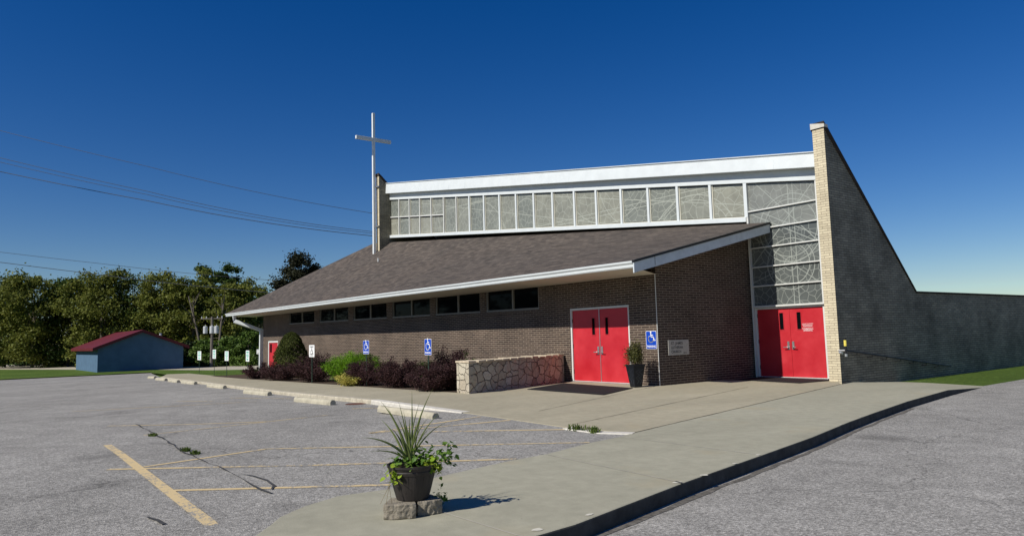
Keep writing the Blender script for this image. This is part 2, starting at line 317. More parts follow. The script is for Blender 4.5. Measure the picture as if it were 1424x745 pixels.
# ------------------------------------------------------------------ mesh helpers
class MB:
    def __init__(s): s.v = []; s.f = []; s.m = []
    def add(s, vs, fs, mi=0):
        o = len(s.v); s.v += [tuple(map(float, p)) for p in vs]; s.f += [tuple(i + o for i in f) for f in fs]; s.m += [mi] * len(fs); return s
    def hexa(s, b, t, mi=0):      # 4 bottom + 4 top points, same order (ccw seen from above)
        return s.add(list(b) + list(t), [(3, 2, 1, 0), (4, 5, 6, 7), (0, 1, 5, 4), (1, 2, 6, 5), (2, 3, 7, 6), (3, 0, 4, 7)], mi)
    def box(s, x0, x1, y0, y1, z0, z1, mi=0):
        return s.hexa([(x0, y0, z0), (x1, y0, z0), (x1, y1, z0), (x0, y1, z0)], [(x0, y0, z1), (x1, y0, z1), (x1, y1, z1), (x0, y1, z1)], mi)
    def prism(s, pts, d, mi=0):   # planar polygon extruded by vector d
        n = len(pts); q = [(p[0] + d[0], p[1] + d[1], p[2] + d[2]) for p in pts]
        return s.add(list(pts) + q, [tuple(range(n))[::-1], tuple(range(n, 2 * n))] + [(i, (i + 1) % n, n + (i + 1) % n, n + i) for i in range(n)], mi)
    def tube(s, pts, rs, seg=8, mi=0, caps=True):
        pts = [Vector(p) for p in pts]
        if not hasattr(rs, '__len__'): rs = [rs] * len(pts)
        vs = []; up = None
        for i, p in enumerate(pts):
            t = (pts[min(i + 1, len(pts) - 1)] - pts[max(i - 1, 0)]).normalized()
            if up is None: up = t.orthogonal().normalized()
            up = (up - t * up.dot(t)); up = up.normalized() if up.length > 1e-6 else t.orthogonal().normalized()
            w = t.cross(up)
            for k in range(seg):
                a = 2 * math.pi * k / seg; vs.append(p + (up * math.cos(a) + w * math.sin(a)) * rs[i])
        fs = [(i * seg + k, i * seg + (k + 1) % seg, (i + 1) * seg + (k + 1) % seg, (i + 1) * seg + k) for i in range(len(pts) - 1) for k in range(seg)]
        if caps: fs += [tuple(range(seg))[::-1], tuple(range((len(pts) - 1) * seg, len(pts) * seg))]
        return s.add(vs, fs, mi)
    def lathe(s, prof, seg=24, c=(0, 0), mi=0, square=False):
        vs = []
        for r, z in prof:
            for k in range(seg):
                a = 2 * math.pi * (k + .5) / seg; vs.append((c[0] + r * math.cos(a), c[1] + r * math.sin(a), z))
        n = len(prof)
        fs = [(i * seg + k, i * seg + (k + 1) % seg, (i + 1) * seg + (k + 1) % seg, (i + 1) * seg + k) for i in range(n - 1) for k in range(seg)]
        fs += [tuple(range(seg))[::-1], tuple(range((n - 1) * seg, n * seg))]
        return s.add(vs, fs, mi)
    def build(s, name, mats, parent=None, smooth=False, bevel=0, loc=(0, 0, 0)):
        me = bpy.data.meshes.new(name); o = Vector(loc)
        me.from_pydata([tuple(Vector(p) - o) for p in s.v], [], s.f)
        for m in (mats if isinstance(mats, (list, tuple)) else [mats]): me.materials.append(m)
        me.polygons.foreach_set('material_index', s.m)
        bm = bmesh.new(); bm.from_mesh(me); bmesh.ops.recalc_face_normals(bm, faces=bm.faces); bm.to_mesh(me); bm.free()
        if smooth: me.polygons.foreach_set('use_smooth', [True] * len(me.polygons))
        me.update(); ob = bpy.data.objects.new(name, me); COL.objects.link(ob); ob.location = o
        if parent is not None: ob.parent = parent
        if bevel:
            b = ob.modifiers.new('bevel', 'BEVEL'); b.width = bevel; b.segments = 2; b.limit_method = 'ANGLE'
        return ob
def tag(o, label=None, cat=None, group=None, kind=None):
    if label: o['label'] = label
    if cat: o['category'] = cat
    if group: o['group'] = group
    if kind: o['kind'] = kind
    return o
def empty(name, loc, label, cat, group=None, rz=0):
    o = bpy.data.objects.new(name, None); COL.objects.link(o); o.location = loc; o.rotation_euler = (0, 0, rz); o.empty_display_size = .2
    return tag(o, label, cat, group)
def link_at(ob, parent):          # parent a mesh built in world coordinates under an empty that is not at the origin
    ob.parent = parent; ob.matrix_parent_inverse = (Matrix.Translation(parent.location) @ parent.rotation_euler.to_matrix().to_4x4()).inverted()
    return ob
def copy_tree(o, parent=None):
    c = o.copy(); COL.objects.link(c); c.parent = parent
    for ch in list(o.children): copy_tree(ch, c)
    return c
def text_mesh(name, txt, size, mat, parent=None, width=None, bold=0., align='CENTER'):
    cu = bpy.data.curves.new(name, 'FONT'); cu.body = txt; cu.size = size; cu.align_x = align; cu.align_y = 'CENTER'; cu.offset = bold; cu.extrude = .001
    ob = bpy.data.objects.new(name, cu); COL.objects.link(ob)
    bpy.context.view_layer.update()
    me = bpy.data.meshes.new_from_object(ob.evaluated_get(bpy.context.evaluated_depsgraph_get())); me.name = name
    COL.objects.unlink(ob); bpy.data.objects.remove(ob)
    if width:
        xs = [v.co.x for v in me.vertices]; k = width / (max(xs) - min(xs))
        for v in me.vertices: v.co.x *= k
    me.materials.clear(); me.materials.append(mat)
    o = bpy.data.objects.new(name, me); COL.objects.link(o)
    if parent is not None: o.parent = parent
    return o
def face_minus_y(o, x, y, z): o.rotation_euler = (math.pi / 2, 0, 0); o.location = (x, y, z); return o

def leaves_mesh(name, P, size, mat, parent=None, up=.3, aspect=.6, outward=None, loc=(0, 0, 0), fold=True, nrm=None):
    P = np.asarray(P, float); n = len(P)
    nr = RNG.normal(size=(n, 3)) if nrm is None else np.asarray(nrm) + RNG.normal(size=(n, 3)) * .5
    nr[:, 2] += up * 2
    if outward is not None: nr += outward
    nr /= np.linalg.norm(nr, axis=1)[:, None] + 1e-9
    t = np.cross(nr, RNG.normal(size=(n, 3))); t /= np.linalg.norm(t, axis=1)[:, None] + 1e-9
    w = np.cross(nr, t)
    s = (size * RNG.uniform(.6, 1.35, n))[:, None] if not hasattr(size, '__len__') else np.asarray(size)[:, None]
    dz = nr * s * .12
    V = np.stack([P - t * s * .5, P + w * s * .5 * aspect + dz, P + t * s * .5, P - w * s * .5 * aspect + dz], 1).reshape(-1, 3) - np.array(loc)
    me = bpy.data.meshes.new(name)
    me.vertices.add(4 * n); me.vertices.foreach_set('co', V.ravel().astype(np.float32))
    me.loops.add(4 * n); me.loops.foreach_set('vertex_index', np.arange(4 * n, dtype=np.int32))
    me.polygons.add(n); me.polygons.foreach_set('loop_start', np.arange(0, 4 * n, 4, dtype=np.int32))
    me.polygons.foreach_set('loop_total', np.full(n, 4, dtype=np.int32))
    me.update(calc_edges=True); me.validate()
    for m in (mat if isinstance(mat, (list, tuple)) else [mat]): me.materials.append(m)
    ob = bpy.data.objects.new(name, me); COL.objects.link(ob); ob.location = loc
    if parent is not None: ob.parent = parent
    return ob

# ------------------------------------------------------------------ the ground
def sheet(name, pts, mat, zf, cutx=(), cuts=(), skirt=0, parent=None, kind='structure', noisy=0):
    bm = bmesh.new()
    vs = [bm.verts.new((p[0], p[1], 0)) for p in pts]; bm.faces.new(vs)
    for x in cutx:
        bmesh.ops.bisect_plane(bm, geom=bm.verts[:] + bm.edges[:] + bm.faces[:], plane_co=(x, 0, 0), plane_no=(1, 0, 0))
    bmesh.ops.triangulate(bm, faces=bm.faces[:])
    if skirt:
        r = bmesh.ops.extrude_edge_only(bm, edges=[e for e in bm.edges if e.is_boundary])
        low = {v for v in r['geom'] if isinstance(v, bmesh.types.BMVert)}
    else: low = set()
    for v in bm.verts: v.co.z = zf(v.co.x, v.co.y) - (skirt if v in low else 0)
    bmesh.ops.recalc_face_normals(bm, faces=bm.faces)
    if sum(f.normal.z for f in bm.faces) < 0: bmesh.ops.reverse_faces(bm, faces=bm.faces)
    me = bpy.data.meshes.new(name); bm.to_mesh(me); bm.free(); me.materials.append(mat)
    ob = bpy.data.objects.new(name, me); COL.objects.link(ob)
    if parent is not None: ob.parent = parent
    elif kind: ob['kind'] = kind
    return ob
def xy(*p): q = PG(*p); return (q[0], q[1])
def Xt(y): return 6.3 + .155 * (-2.7 - y)
def lotz(x, y):
    off = .10 if x < -2 else (.012 if x > 1.5 else .10 - (x + 2) / 3.5 * .088)
    d = x - Xt(y)
    if d > .35: return -.14
    if d > -.35: return G(x) - .012 - (.128) * (d + .35) / .7
    return G(x) - off
sheet('ground', [(-900, -700), (500, -700), (500, 900), (-900, 900)], M['grass'], lambda x, y: G(x) - .19, (-57.5, -3))
# parking lot: left part, the dip under the walk, right part
def PL(x, y):
    z = 0.
    for i in range(40):
        p = on(x, y, 2, z); z = lotz(p[0], p[1])
    return p
bm_l = [(-60, -60), (Xt(-60) - .35, -60), (Xt(-7.0) - .35, -7.0), (-38.6, -5.2), (-60, -2.2)]
lot = sheet('parking_lot', bm_l, M['asphalt'], lotz, (-57.5, -3, -2, 1.5))
def strip_lot(name, pts): return sheet(name, pts, M['asphalt'], lotz, (), parent=lot)
strip_lot('lot_surface', [(Xt(-60) - .35, -60), (Xt(-60) + .36, -60), (Xt(2) + .36, 2), (Xt(2) - .35, 2)])
strip_lot('lot_surface', [(Xt(-60) + .36, -60), (70, -60), (70, 60), (5.2, 60), (Xt(2) + .36, 2)])
# sidewalk (one concrete sheet): far-left walk, apron before the doors, front walk to the rounded nose
nose = [(9.11, -11.37), (9.22, -12.6), (9.2, -13.6), (8.95, -14.2), (8.5, -14.35), (8.1, -14.05), (7.92, -13.6)]
left = [xy(377, 728), xy(389, 717.6), xy(421, 703.5), xy(468, 689), xy(542.6, 678.6), xy(606, 662.7), xy(708, 640), xy(760, 630.5), xy(820, 615), xy(860, 607), (5.9, -7.35)]
right = [(3.8, 30), (5.3, 12), (6.35, 2.5), (6.8, -.5), (7.24, -2.73), (7.55, -4.2), (7.99, -6.02), (8.33, -7.72), (8.68, -9.51)]
front_c = [(4.63, -7.55), (2.6, -7.45), (-2.7, -7.3), (-9.2, -7.22), (-38.9, -5.33)]
back = [(-47.5, -3.3), (-46.5, -1.9), (-27.6, -3.5), (-24.7, -3.9), (-16.4, -4.15), (-12, -4.35), (-6.8, -4.6), (-2.7, -4.7)]
joint_line = [(5.9, -7.3), (3.75, 2.3)]
walk = sheet('sidewalk', [(-38.9, -5.33)] + back + [(-3.7, .06), (-3.7, .3), (3.1, 4.6), (3.0, 3.9), (3.62, 2.9), (5.9, -7.33)] + front_c[:-1], M['apron'], lambda x, y: G(x), (-3,), skirt=.3)
walk2 = sheet('sidewalk', [(3.622, 2.9), (3.25, 4.2), (3.25, 30)] + right + nose + left, M['concrete'], lambda x, y: -max(0, y - 3.5) * .055 + 0, (), skirt=.35)
walk2.data.materials.append(M['kerbface'])
for p in walk2.data.polygons:
    if abs(p.normal.z) < .5: p.material_index = 1  # upright kerb faces darkened: shade put into the colour together with staining
bv = walk2.modifiers.new('b', 'BEVEL'); bv.width = .015; bv.segments = 2; bv.limit_method = 'ANGLE'; bv.angle_limit = rad(60)
def ribbon(name, pts, w, mat, zf, dz, parent, jit=0.):
    mb = MB(); L = []; P = [Vector((p[0], p[1], 0)) for p in pts]
    Q = []
    for a, b in zip(P[:-1], P[1:]):
        n = max(1, int((b - a).length / (.25 if jit else 1.2)))
        for i in range(n): Q.append(a.lerp(b, i / n))
    Q.append(P[-1])
    for i, p in enumerate(Q):
        t = (Q[min(i + 1, len(Q) - 1)] - Q[max(i - 1, 0)]).normalized(); nn = Vector((-t.y, t.x, 0)); ww = w * (1 + random.uniform(-jit, jit)); oo = nn * random.uniform(-jit, jit) * w
        for sgn in (-1, 1):
            q = p + oo + nn * ww / 2 * sgn; L.append((q.x, q.y, zf(q.x, q.y) + dz))
    mb.add(L, [(2 * i, 2 * i + 2, 2 * i + 3, 2 * i + 1) for i in range(len(Q) - 1)])
    return mb.build(name, mat, parent)
gz = lambda x, y: G(x)
w2z = lambda x, y: -max(0, y - 3.5) * .055
ribbon('expansion_joint', [(5.9, -7.3), (3.62, 2.9), (3.35, 3.75)], .022, M['joint'], gz, .004, walk, .35)
ribbon('expansion_joint', [xy(750, 571), (-.0, -.2)], .014, M['joint'], gz, .004, walk, .35)
ribbon('expansion_joint', [xy(797, 589.5), xy(1040, 538)], .014, M['joint'], gz, .004, walk, .35)
ribbon('expansion_joint', [(-3.3, -6.0), (4.9, -3.1)], .010, M['jointpale'], gz, .004, walk, .3)
for a, b in [((6.3, -9.45), (8.66, -9.6)), ((5.98, -7.75), (8.28, -7.72)), ((5.2, -4.0), (7.5, -4.15)), ((4.5, -1.), (6.8, -1.0)), ((6.95, -12.0), (9.1, -11.9))]:
    ribbon('expansion_joint', [a, b], .012, M['jointpale'], w2z, .004, walk2, .3)
for x in (-8, -11, -14, -17, -20, -23, -26, -30, -34):
    ribbon('expansion_joint', [(x, -7.0), (x, -4.6)], .015, M['joint'], gz, .004, walk, .3)
# kerbs
def kerb(name, pts, w, mat, out, zf, parent, broken=.0):
    mb = MB(); P = [Vector((p[0], p[1], 0)) for p in pts]; Q = []
    for a, b in zip(P[:-1], P[1:]):
        n = max(1, int((b - a).length / .5))
        for i in range(n): Q.append(a.lerp(b, i / n))
    Q.append(P[-1]); L = []
    for i, p in enumerate(Q):
        t = (Q[min(i + 1, len(Q) - 1)] - Q[max(i - 1, 0)]).normalized(); nn = Vector((t.y, -t.x, 0)) * out
        j = random.uniform(-broken, broken)
        a = p - nn * w; b = p + nn * (.03 + j); z = zf(p.x, p.y)
        for q, zz in ((a, z + .005), (b, z + .005 - abs(j) * .3), (b + nn * .012, z - .02), (b + nn * .012, z - .3)): L.append((q.x, q.y, zz))
    n = len(Q)
    mb.add(L, [(4 * i + k, 4 * i + k + 1, 4 * i + 5 + k, 4 * i + 4 + k) for i in range(n - 1) for k in range(3)])
    return mb.build(name, mat, parent)
kerb('kerb', [(-38.9, -5.33), (-9.2, -7.22), (-2.9, -7.3)], .16, M['kerb'], 1, gz, walk, .012)
kerb('kerb', [(-2.9, -7.3), (-.6, -7.36), (1.4, -7.42)], .17, M['kerbwhite'], 1, gz, walk, .01)
kerb('kerb', [xy(785, 595), xy(830, 601), xy(880, 602.6)], .14, M['kerbwhite'], 1, gz, walk, .01)
for (x, y), s in (((8.68, -9.62), .05), ((8.33, -7.75), .045), ((8.47, -8.4), .035), ((7.66, -4.6), .03), ((9.0, -11.1), .04), ((7.4, -3.5), .03), ((8.64, -9.15), .05), ((9.06, -11.7), .05)):
    mb = MB(); k = 9
    pts = [(x + s * random.uniform(.6, 1.3) * math.cos(a) * .7 - .03, y + s * random.uniform(.6, 1.3) * math.sin(a), .004) for a in [2 * math.pi * i / k for i in range(k)]]
    mb.add(pts, [tuple(range(k))]); mb.build('kerb_chip', M['chip'], walk2)
ribbon('kerb_joint', [(8.61, -9.6), (8.73, -9.62)], .03, M['crack'], lambda x, y: .003, .003, walk2)
# dirt line along the foot of the right kerb
ribbon('gutter_dirt', [(x + .09, y) for x, y in right[3:]] + [(9.18, -11.4), (9.3, -12.6)], .07, M['grit'], lambda x, y: -.14, .004, lot, .25)
# planting bed
bed = sheet('planting_bed', [(-24.4, -3.95), (-16.4, -4.2), (-12, -4.4), (-6.8, -4.65), (-3.0, -4.75), (-3.9, -.02), (-34.4, -.02), (-34.4, -3.3)], M['mulch'], lambda x, y: G(x) + .006, (-3,))
sheet('lawn', [(-60, -2.3), (-47.6, -3.35), (-46.5, -1.85), (-34.4, -2.6), (-34.4, 3), (-48.5, 5.6), (-67, -.9), (-130, -26), (-130, -40), (-60, -40)], M['grass'], lambda x, y: G(x) - .03, (-57.5,))
sheet('lawn', [(-34.4, 3), (-34.4, 60), (-60, 60), (-64.5, 10.6), (-48.5, 5.65)], M['grass'], lambda x, y: G(x) - .06, (-57.5,))
ra = [(-250, -72), (-130, -26), (-67.9, -1.04), (-49.2, 5.27), (-30, 14), (-10, 60)]
rb = [(-30, 66), (-45, 24), (-65, 10.5), (-86.5, 2.2), (-140, -14), (-260, -55)]
sheet('road', ra + rb, M['kerb'], lambda x, y: G(x) - .02, (-57.5,))
# yellow lines
def yl(a, b, w=.1):
    p, q = PL(*a), PL(*b)
    return ribbon('painted_line', [(p[0], p[1]), (q[0], q[1])], w, M['paint'], lotz, .004, lot)
p, q = PL(207, 662), PL(292, 728); d_ = (q - p) / np.linalg.norm(q - p)
ribbon('painted_line', [tuple((p - d_ * 3.5)[:2]), tuple((q + d_ * 1.2)[:2])], .11, M['paint'], lotz, .008, lot)
for a, b, w in [((229, 682), (543, 674), .08), ((150, 652.5), (460, 646), .08), ((460, 646), (718, 638), .08), ((200, 649), (370, 624), .07), ((370, 624), (820, 615), .07),
             ((150, 592), (373, 586), .08), ((200, 605), (459, 576.6), .07), ((100, 572), (356, 558), .08), ((320, 553), (405, 554), .07),
             ((514, 602), (668, 579), .09), ((516, 602), (709, 584), .09), ((598, 600), (785, 597), .09), ((490, 568), (527, 567), .09), ((247, 557.7), (295, 557.7), .09)]: yl(a, b, w)
for pts, w in (([(190, 590), (207, 598), (232, 614), (258, 630), (284, 641), (300, 648), (318, 657), (335, 665), (350, 674), (362, 681), (376, 687)], .022), ([(335, 660), (352, 662), (372, 668), (381, 676), (376, 681)], .02), ([(207, 719), (222, 723), (230, 729)], .025)):
    ribbon('crack', [tuple(PL(x, y)[:2]) for x, y in pts], w, M['crack'], lotz, .010, lot, .9)
mb = MB(); c_ = PL(494.5, 561.5)
mb.add([(c_[0] + .26 * math.cos(a), c_[1] + .26 * math.sin(a), lotz(c_[0], c_[1]) + .008) for a in np.linspace(0, 2 * math.pi, 20, False)], [tuple(range(20))])
mb.build('manhole_cover', M['rust'], lot)
# a few stones and leaves lying about
def tuft(x, y, z, r, n, h, label, mat=None):
    mb = MB()
    for i in range(n):
        a = random.uniform(0, 6.28); q = random.uniform(0, r); bx, by = x + q * math.cos(a), y + q * math.sin(a) * .7
        a2 = random.uniform(0, 6.28); hh = h * random.uniform(.5, 1.2); l = hh * random.uniform(.3, .9); w = .008
        tx, ty = bx + l * math.cos(a2), by + l * math.sin(a2); sx, sy = -w * math.sin(a2), w * math.cos(a2)
        mb.add([(bx - sx, by - sy, z), (bx + sx, by + sy, z), ((bx + tx) / 2 + sx, (by + ty) / 2 + sy, z + hh * .75), (tx, ty, z + hh), ((bx + tx) / 2 - sx, (by + ty) / 2 - sy, z + hh * .75)], [(0, 1, 2, 4), (4, 2, 3)])
    return tag(mb.build('weed_tuft', mat or M['bladegrass'], loc=(x, y, z)), label, 'weed', 'small weeds growing in cracks')
for x, y, r, lab in [(505.5, 556, .12, 'small green weed at the kerb foot behind the nearest parking block'), (803, 598, .20, 'left weed clump against the short white kerb piece'), (827, 601.5, .12, 'right weed clump against the short white kerb piece'),
                     (258, 627, .09, 'nearer flat weed patch in the long asphalt crack'), (272, 631, .10, 'nearest low weed patch where the crack crosses the yellow line'), (213, 606, .1, 'farthest weed patch in the long asphalt crack'), (333, 537, .2, 'dry weed at the kerb behind the third parking block from the pot'), (483, 530, .25, 'grass tuft at the edge of the planting bed')]:
    p = PL(x, y); tuft(p[0], p[1], max(lotz(p[0], p[1]), -9), r, 90, .05 if 'patch' in lab else .09, lab)

# ------------------------------------------------------------------ THE CHURCH
ch = empty('church', (0, 0, 0), 'low modern brick church with brown shingle roof, white fascia and red double doors', 'church')
def P_(mb, name, mat, parent=ch, **k): return mb.build(name, mat, parent, **k)
topz = lambda x: 3.11 - .0052 * x           # underside of the soffit at the wall
silz = lambda x: 2.33 - .0083 * x
XL = -34.4
wins = [(-29.48, -25.39), (-24.63, -20.76), (-20.15, -16.47), (-15.9, -12.48), (-12.04, -8.74), (-8.35, -5.21)]
D1 = (-3.66, -1.06, 2.31)
D3 = (-33.45, -31.5)
d3z = 1.62
# wall outline with notches
o = [(XL, -1.2)]
o += [(D3[0], -1.2), (D3[0], d3z), (D3[1], d3z), (D3[1], -1.2), (D1[0], -1.2), (D1[0], D1[2]), (D1[1], D1[2]), (D1[1], -1.2), (0, -1.2), (0, topz(0))]
for a, b in wins[::-1]: o += [(b, topz(b)), (b, silz(b)), (a, silz(a)), (a, topz(a))]
o += [(XL, topz(XL))]
bm = bmesh.new(); vs = [bm.verts.new((x, 0, z)) for x, z in o]; f = bm.faces.new(vs)
r = bmesh.ops.extrude_face_region(bm, geom=[f])
for v in r['geom']:
    if isinstance(v, bmesh.types.BMVert): v.co.y += .28
bmesh.ops.triangulate(bm, faces=bm.faces[:]); bmesh.ops.recalc_face_normals(bm, faces=bm.faces[:])
me = bpy.data.meshes.new('front_wall'); bm.to_mesh(me); bm.free(); me.materials.append(M['brick'])
fw = bpy.data.objects.new('front_wall', me); COL.objects.link(fw); fw.parent = ch
# side wall B (X = 0) up to the rake, left end wall
mb = MB(); mb.prism([(-.002, .28, -.3), (-.002, 4.62, -.3), (-.002, 4.62, 4.72), (-.002, .28, 3.72)], (-.28, 0, 0)); mb.prism([(-.002, .03, topz(0) + .002), (-.002, .279, topz(0) + .002), (-.002, .279, 3.71), (-.002, .03, 3.66)], (-.27, 0, 0)); P_(mb, 'side_wall', M['brick'])
mb = MB(); mb.prism([(XL, .28, -1.2), (XL, 14, -1.2), (XL, 14, 3.2), (XL, .28, 3.2)], (.28, 0, 0)); P_(mb, 'end_wall', M['brick'])
mb = MB(); mb.box(-.012, .004, -.004, .012, 0, topz(0)); P_(mb, 'corner_bead', M['trim'])
# soldier course + windows
for i, (a, b) in enumerate(wins):
    w_ = MB(); fr = .045; za, zb = silz(a), silz(b); m_ = (a + b) / 2 + .06
    def quadbox(x0, x1, z0a, z0b, z1a, z1b, y0, y1):
        w_.hexa([(x0, y0, z0a), (x1, y0, z0b), (x1, y1, z0b), (x0, y1, z0a)], [(x0, y0, z1a), (x1, y0, z1b), (x1, y1, z1b), (x0, y1, z1a)])
    quadbox(a + .001, b - .001, za + .001, zb + .001, za + .06, zb + .06, .015, .11)
    quadbox(a + .001, a + .06, za + .061, za + .061, topz(a) - .002, topz(a) - .002, .03, .11)
    quadbox(b - .06, b - .001, zb + .061, zb + .061, topz(b) - .002, topz(b) - .002, .03, .11)
    quadbox(m_ - .04, m_ + .04, za + .061, zb + .061, topz(m_) - .002, topz(m_) - .002, .03, .11)
    wo = P_(w_, 'window', M['grille'])
    for x0, x1 in ((a + .06, m_ - .04), (m_ + .04, b - .06)):
        g_ = MB(); g_.add([(x0, .09, silz(x0) + .05), (x1, .09, silz(x1) + .05), (x1, .09, topz(x1)), (x0, .09, topz(x0))], [(0, 1, 2, 3)])
        g_.build('pane', M['darkglass'], wo)
    s_ = MB(); n = int((b - a + .3) / .075)
    for k in range(n):
        x = a - .15 + k * .075; s_.box(x + .006, x + .069, -.006, .02, silz(x) - .215, silz(x) - .02)
    P_(s_, 'brick_sill', M['brick'])
# soffit, fascia, roof
YE = -1.7
ez = lambda x: 3.15 + (x - .85) * (3.35 - 3.15) / (-36.9 - .85)
XR, XE = .86, -36.9
ftz = lambda x: 3.33 + (x - .86) * (3.54 - 3.33) / (-36.9 - .86)
mb = MB(); n = 14
xs = np.linspace(XE + .02, XR - .05, n)
mb.add([(x, YE + .03, ez(x) + .01) for x in xs] + [(min(x, -.001), .1, topz(x)) for x in xs], [(i, i + 1, n + i + 1, n + i) for i in range(n - 1)])
P_(mb, 'soffit', M['soffit'])
# fascia board and the K-style gutter in front of it
mb = MB(); seg = 24; xs = np.linspace(XE, XR - .03, seg); L = []
prof = [(0.02, .0), (-.05, .0), (-.07, .03), (-.075, .09), (-.115, .14), (-.12, .185), (-.105, .19), (-.10, .15), (0.02, .15)]
for x in xs:
    dz = random.uniform(-.003, .003); k = (ftz(x) - ez(x)) / .19
    for py, pz in prof: L.append((x, YE + py + .02, ez(x) + pz * k + dz))
m_ = len(prof)
fs = [(i * m_ + j, (i + 1) * m_ + j, (i + 1) * m_ + (j + 1) % m_, i * m_ + (j + 1) % m_) for i in range(seg - 1) for j in range(m_)] + [tuple(range(m_)), tuple(range((seg - 1) * m_, seg * m_))[::-1]]
mb.add(L, fs); P_(mb, 'gutter', M['white'])
ER = Vector((XR, YE - .04, 3.335)); EL = Vector((XE, YE - .04, 3.555)); TR = Vector((XR, 4.46, 4.80)); TL = Vector((-26.9, 4.46, 7.54))
mb = MB(); n = 24; L = []
for i in range(n + 1):
    for j in range(n + 1):
        a = ER.lerp(EL, i / n); b = TR.lerp(TL, i / n); L.append(a.lerp(b, j / n))
nn = (n + 1) ** 2
L2 = [p - Vector((0, 0, .045)) for p in L]
fs = [(i * (n + 1) + j, (i + 1) * (n + 1) + j, (i + 1) * (n + 1) + j + 1, i * (n + 1) + j + 1) for i in range(n) for j in range(n)]
fs2 = [tuple(k + nn for k in f[::-1]) for f in fs]
rim = []
for i in range(n):
    rim += [(i, i + 1, nn + i + 1, nn + i)]; rim += [(n * (n + 1) + i, n * (n + 1) + i + 1, nn + n * (n + 1) + i + 1, nn + n * (n + 1) + i)]
    a, b = i * (n + 1), (i + 1) * (n + 1); rim += [(a, b, nn + b, nn + a)]
    a, b = i * (n + 1) + n, (i + 1) * (n + 1) + n; rim += [(a, b, nn + b, nn + a)]
mb.add(L + L2, fs + fs2 + rim); P_(mb, 'aisle_roof', M['shingle'])
mb = MB(); mb.add([EL, TL, (XE, 14, 3.55), (XE, 14, 3.4), (XL, 14, 3.4), EL - Vector((0, 0, .1))], [(0, 1, 2), (0, 2, 3, 5)]); P_(mb, 'hip_roof', M['shingle'])
# vent pipe on the roof
p = PY(526, 361, 2.6); mb = MB(); mb.tube([(p[0], p[1], p[2] - .3), (p[0], p[1], p[2] + .08)], .045, 10); P_(mb, 'vent_pipe', M['transf'])
# rake board along the right roof edge with its dark drip edge
def rk(t, dz, dx=0): a = ER.lerp(TR, t); return (a.x + dx, a.y, a.z + dz)
mb = MB(); mb.hexa([(XR - .04, YE - .05, 3.02), (XR + .0, YE - .05, 3.02), (XR + .0, 4.44, 4.48), (XR - .04, 4.44, 4.48)], [(XR - .04, YE - .05, 3.285), (XR + .0, YE - .05, 3.285), (XR + .0, 4.44, 4.735), (XR - .04, 4.44, 4.735)]); P_(mb, 'rake_board', M['rake'])
mb = MB(); mb.hexa([(XR - .05, YE - .07, 3.29), (XR + .03, YE - .07, 3.29), (XR + .03, 4.45, 4.742), (XR - .05, 4.45, 4.742)], [(XR - .05, YE - .07, 3.35), (XR + .03, YE - .07, 3.35), (XR + .03, 4.45, 4.815), (XR - .05, 4.45, 4.815)]); P_(mb, 'drip_edge', M['black'])
for t, z in ((-.6, .03),):
    mb = MB(); mb.box(XR + .001, XR + .004, YE + .75, YE + .765, 3.25, 3.50); P_(mb, 'rake_seam', M['crack'])
# rake soffit: sloping underside between wall and rake board
mb = MB(); mb.add([(-.01, YE + .06, 3.25), (XR - .04, YE + .06, 3.25), (XR - .04, 4.44, 4.70), (-.01, 4.44, 4.70)], [(0, 1, 2, 3)]); P_(mb, 'rake_soffit', M['soffit'])

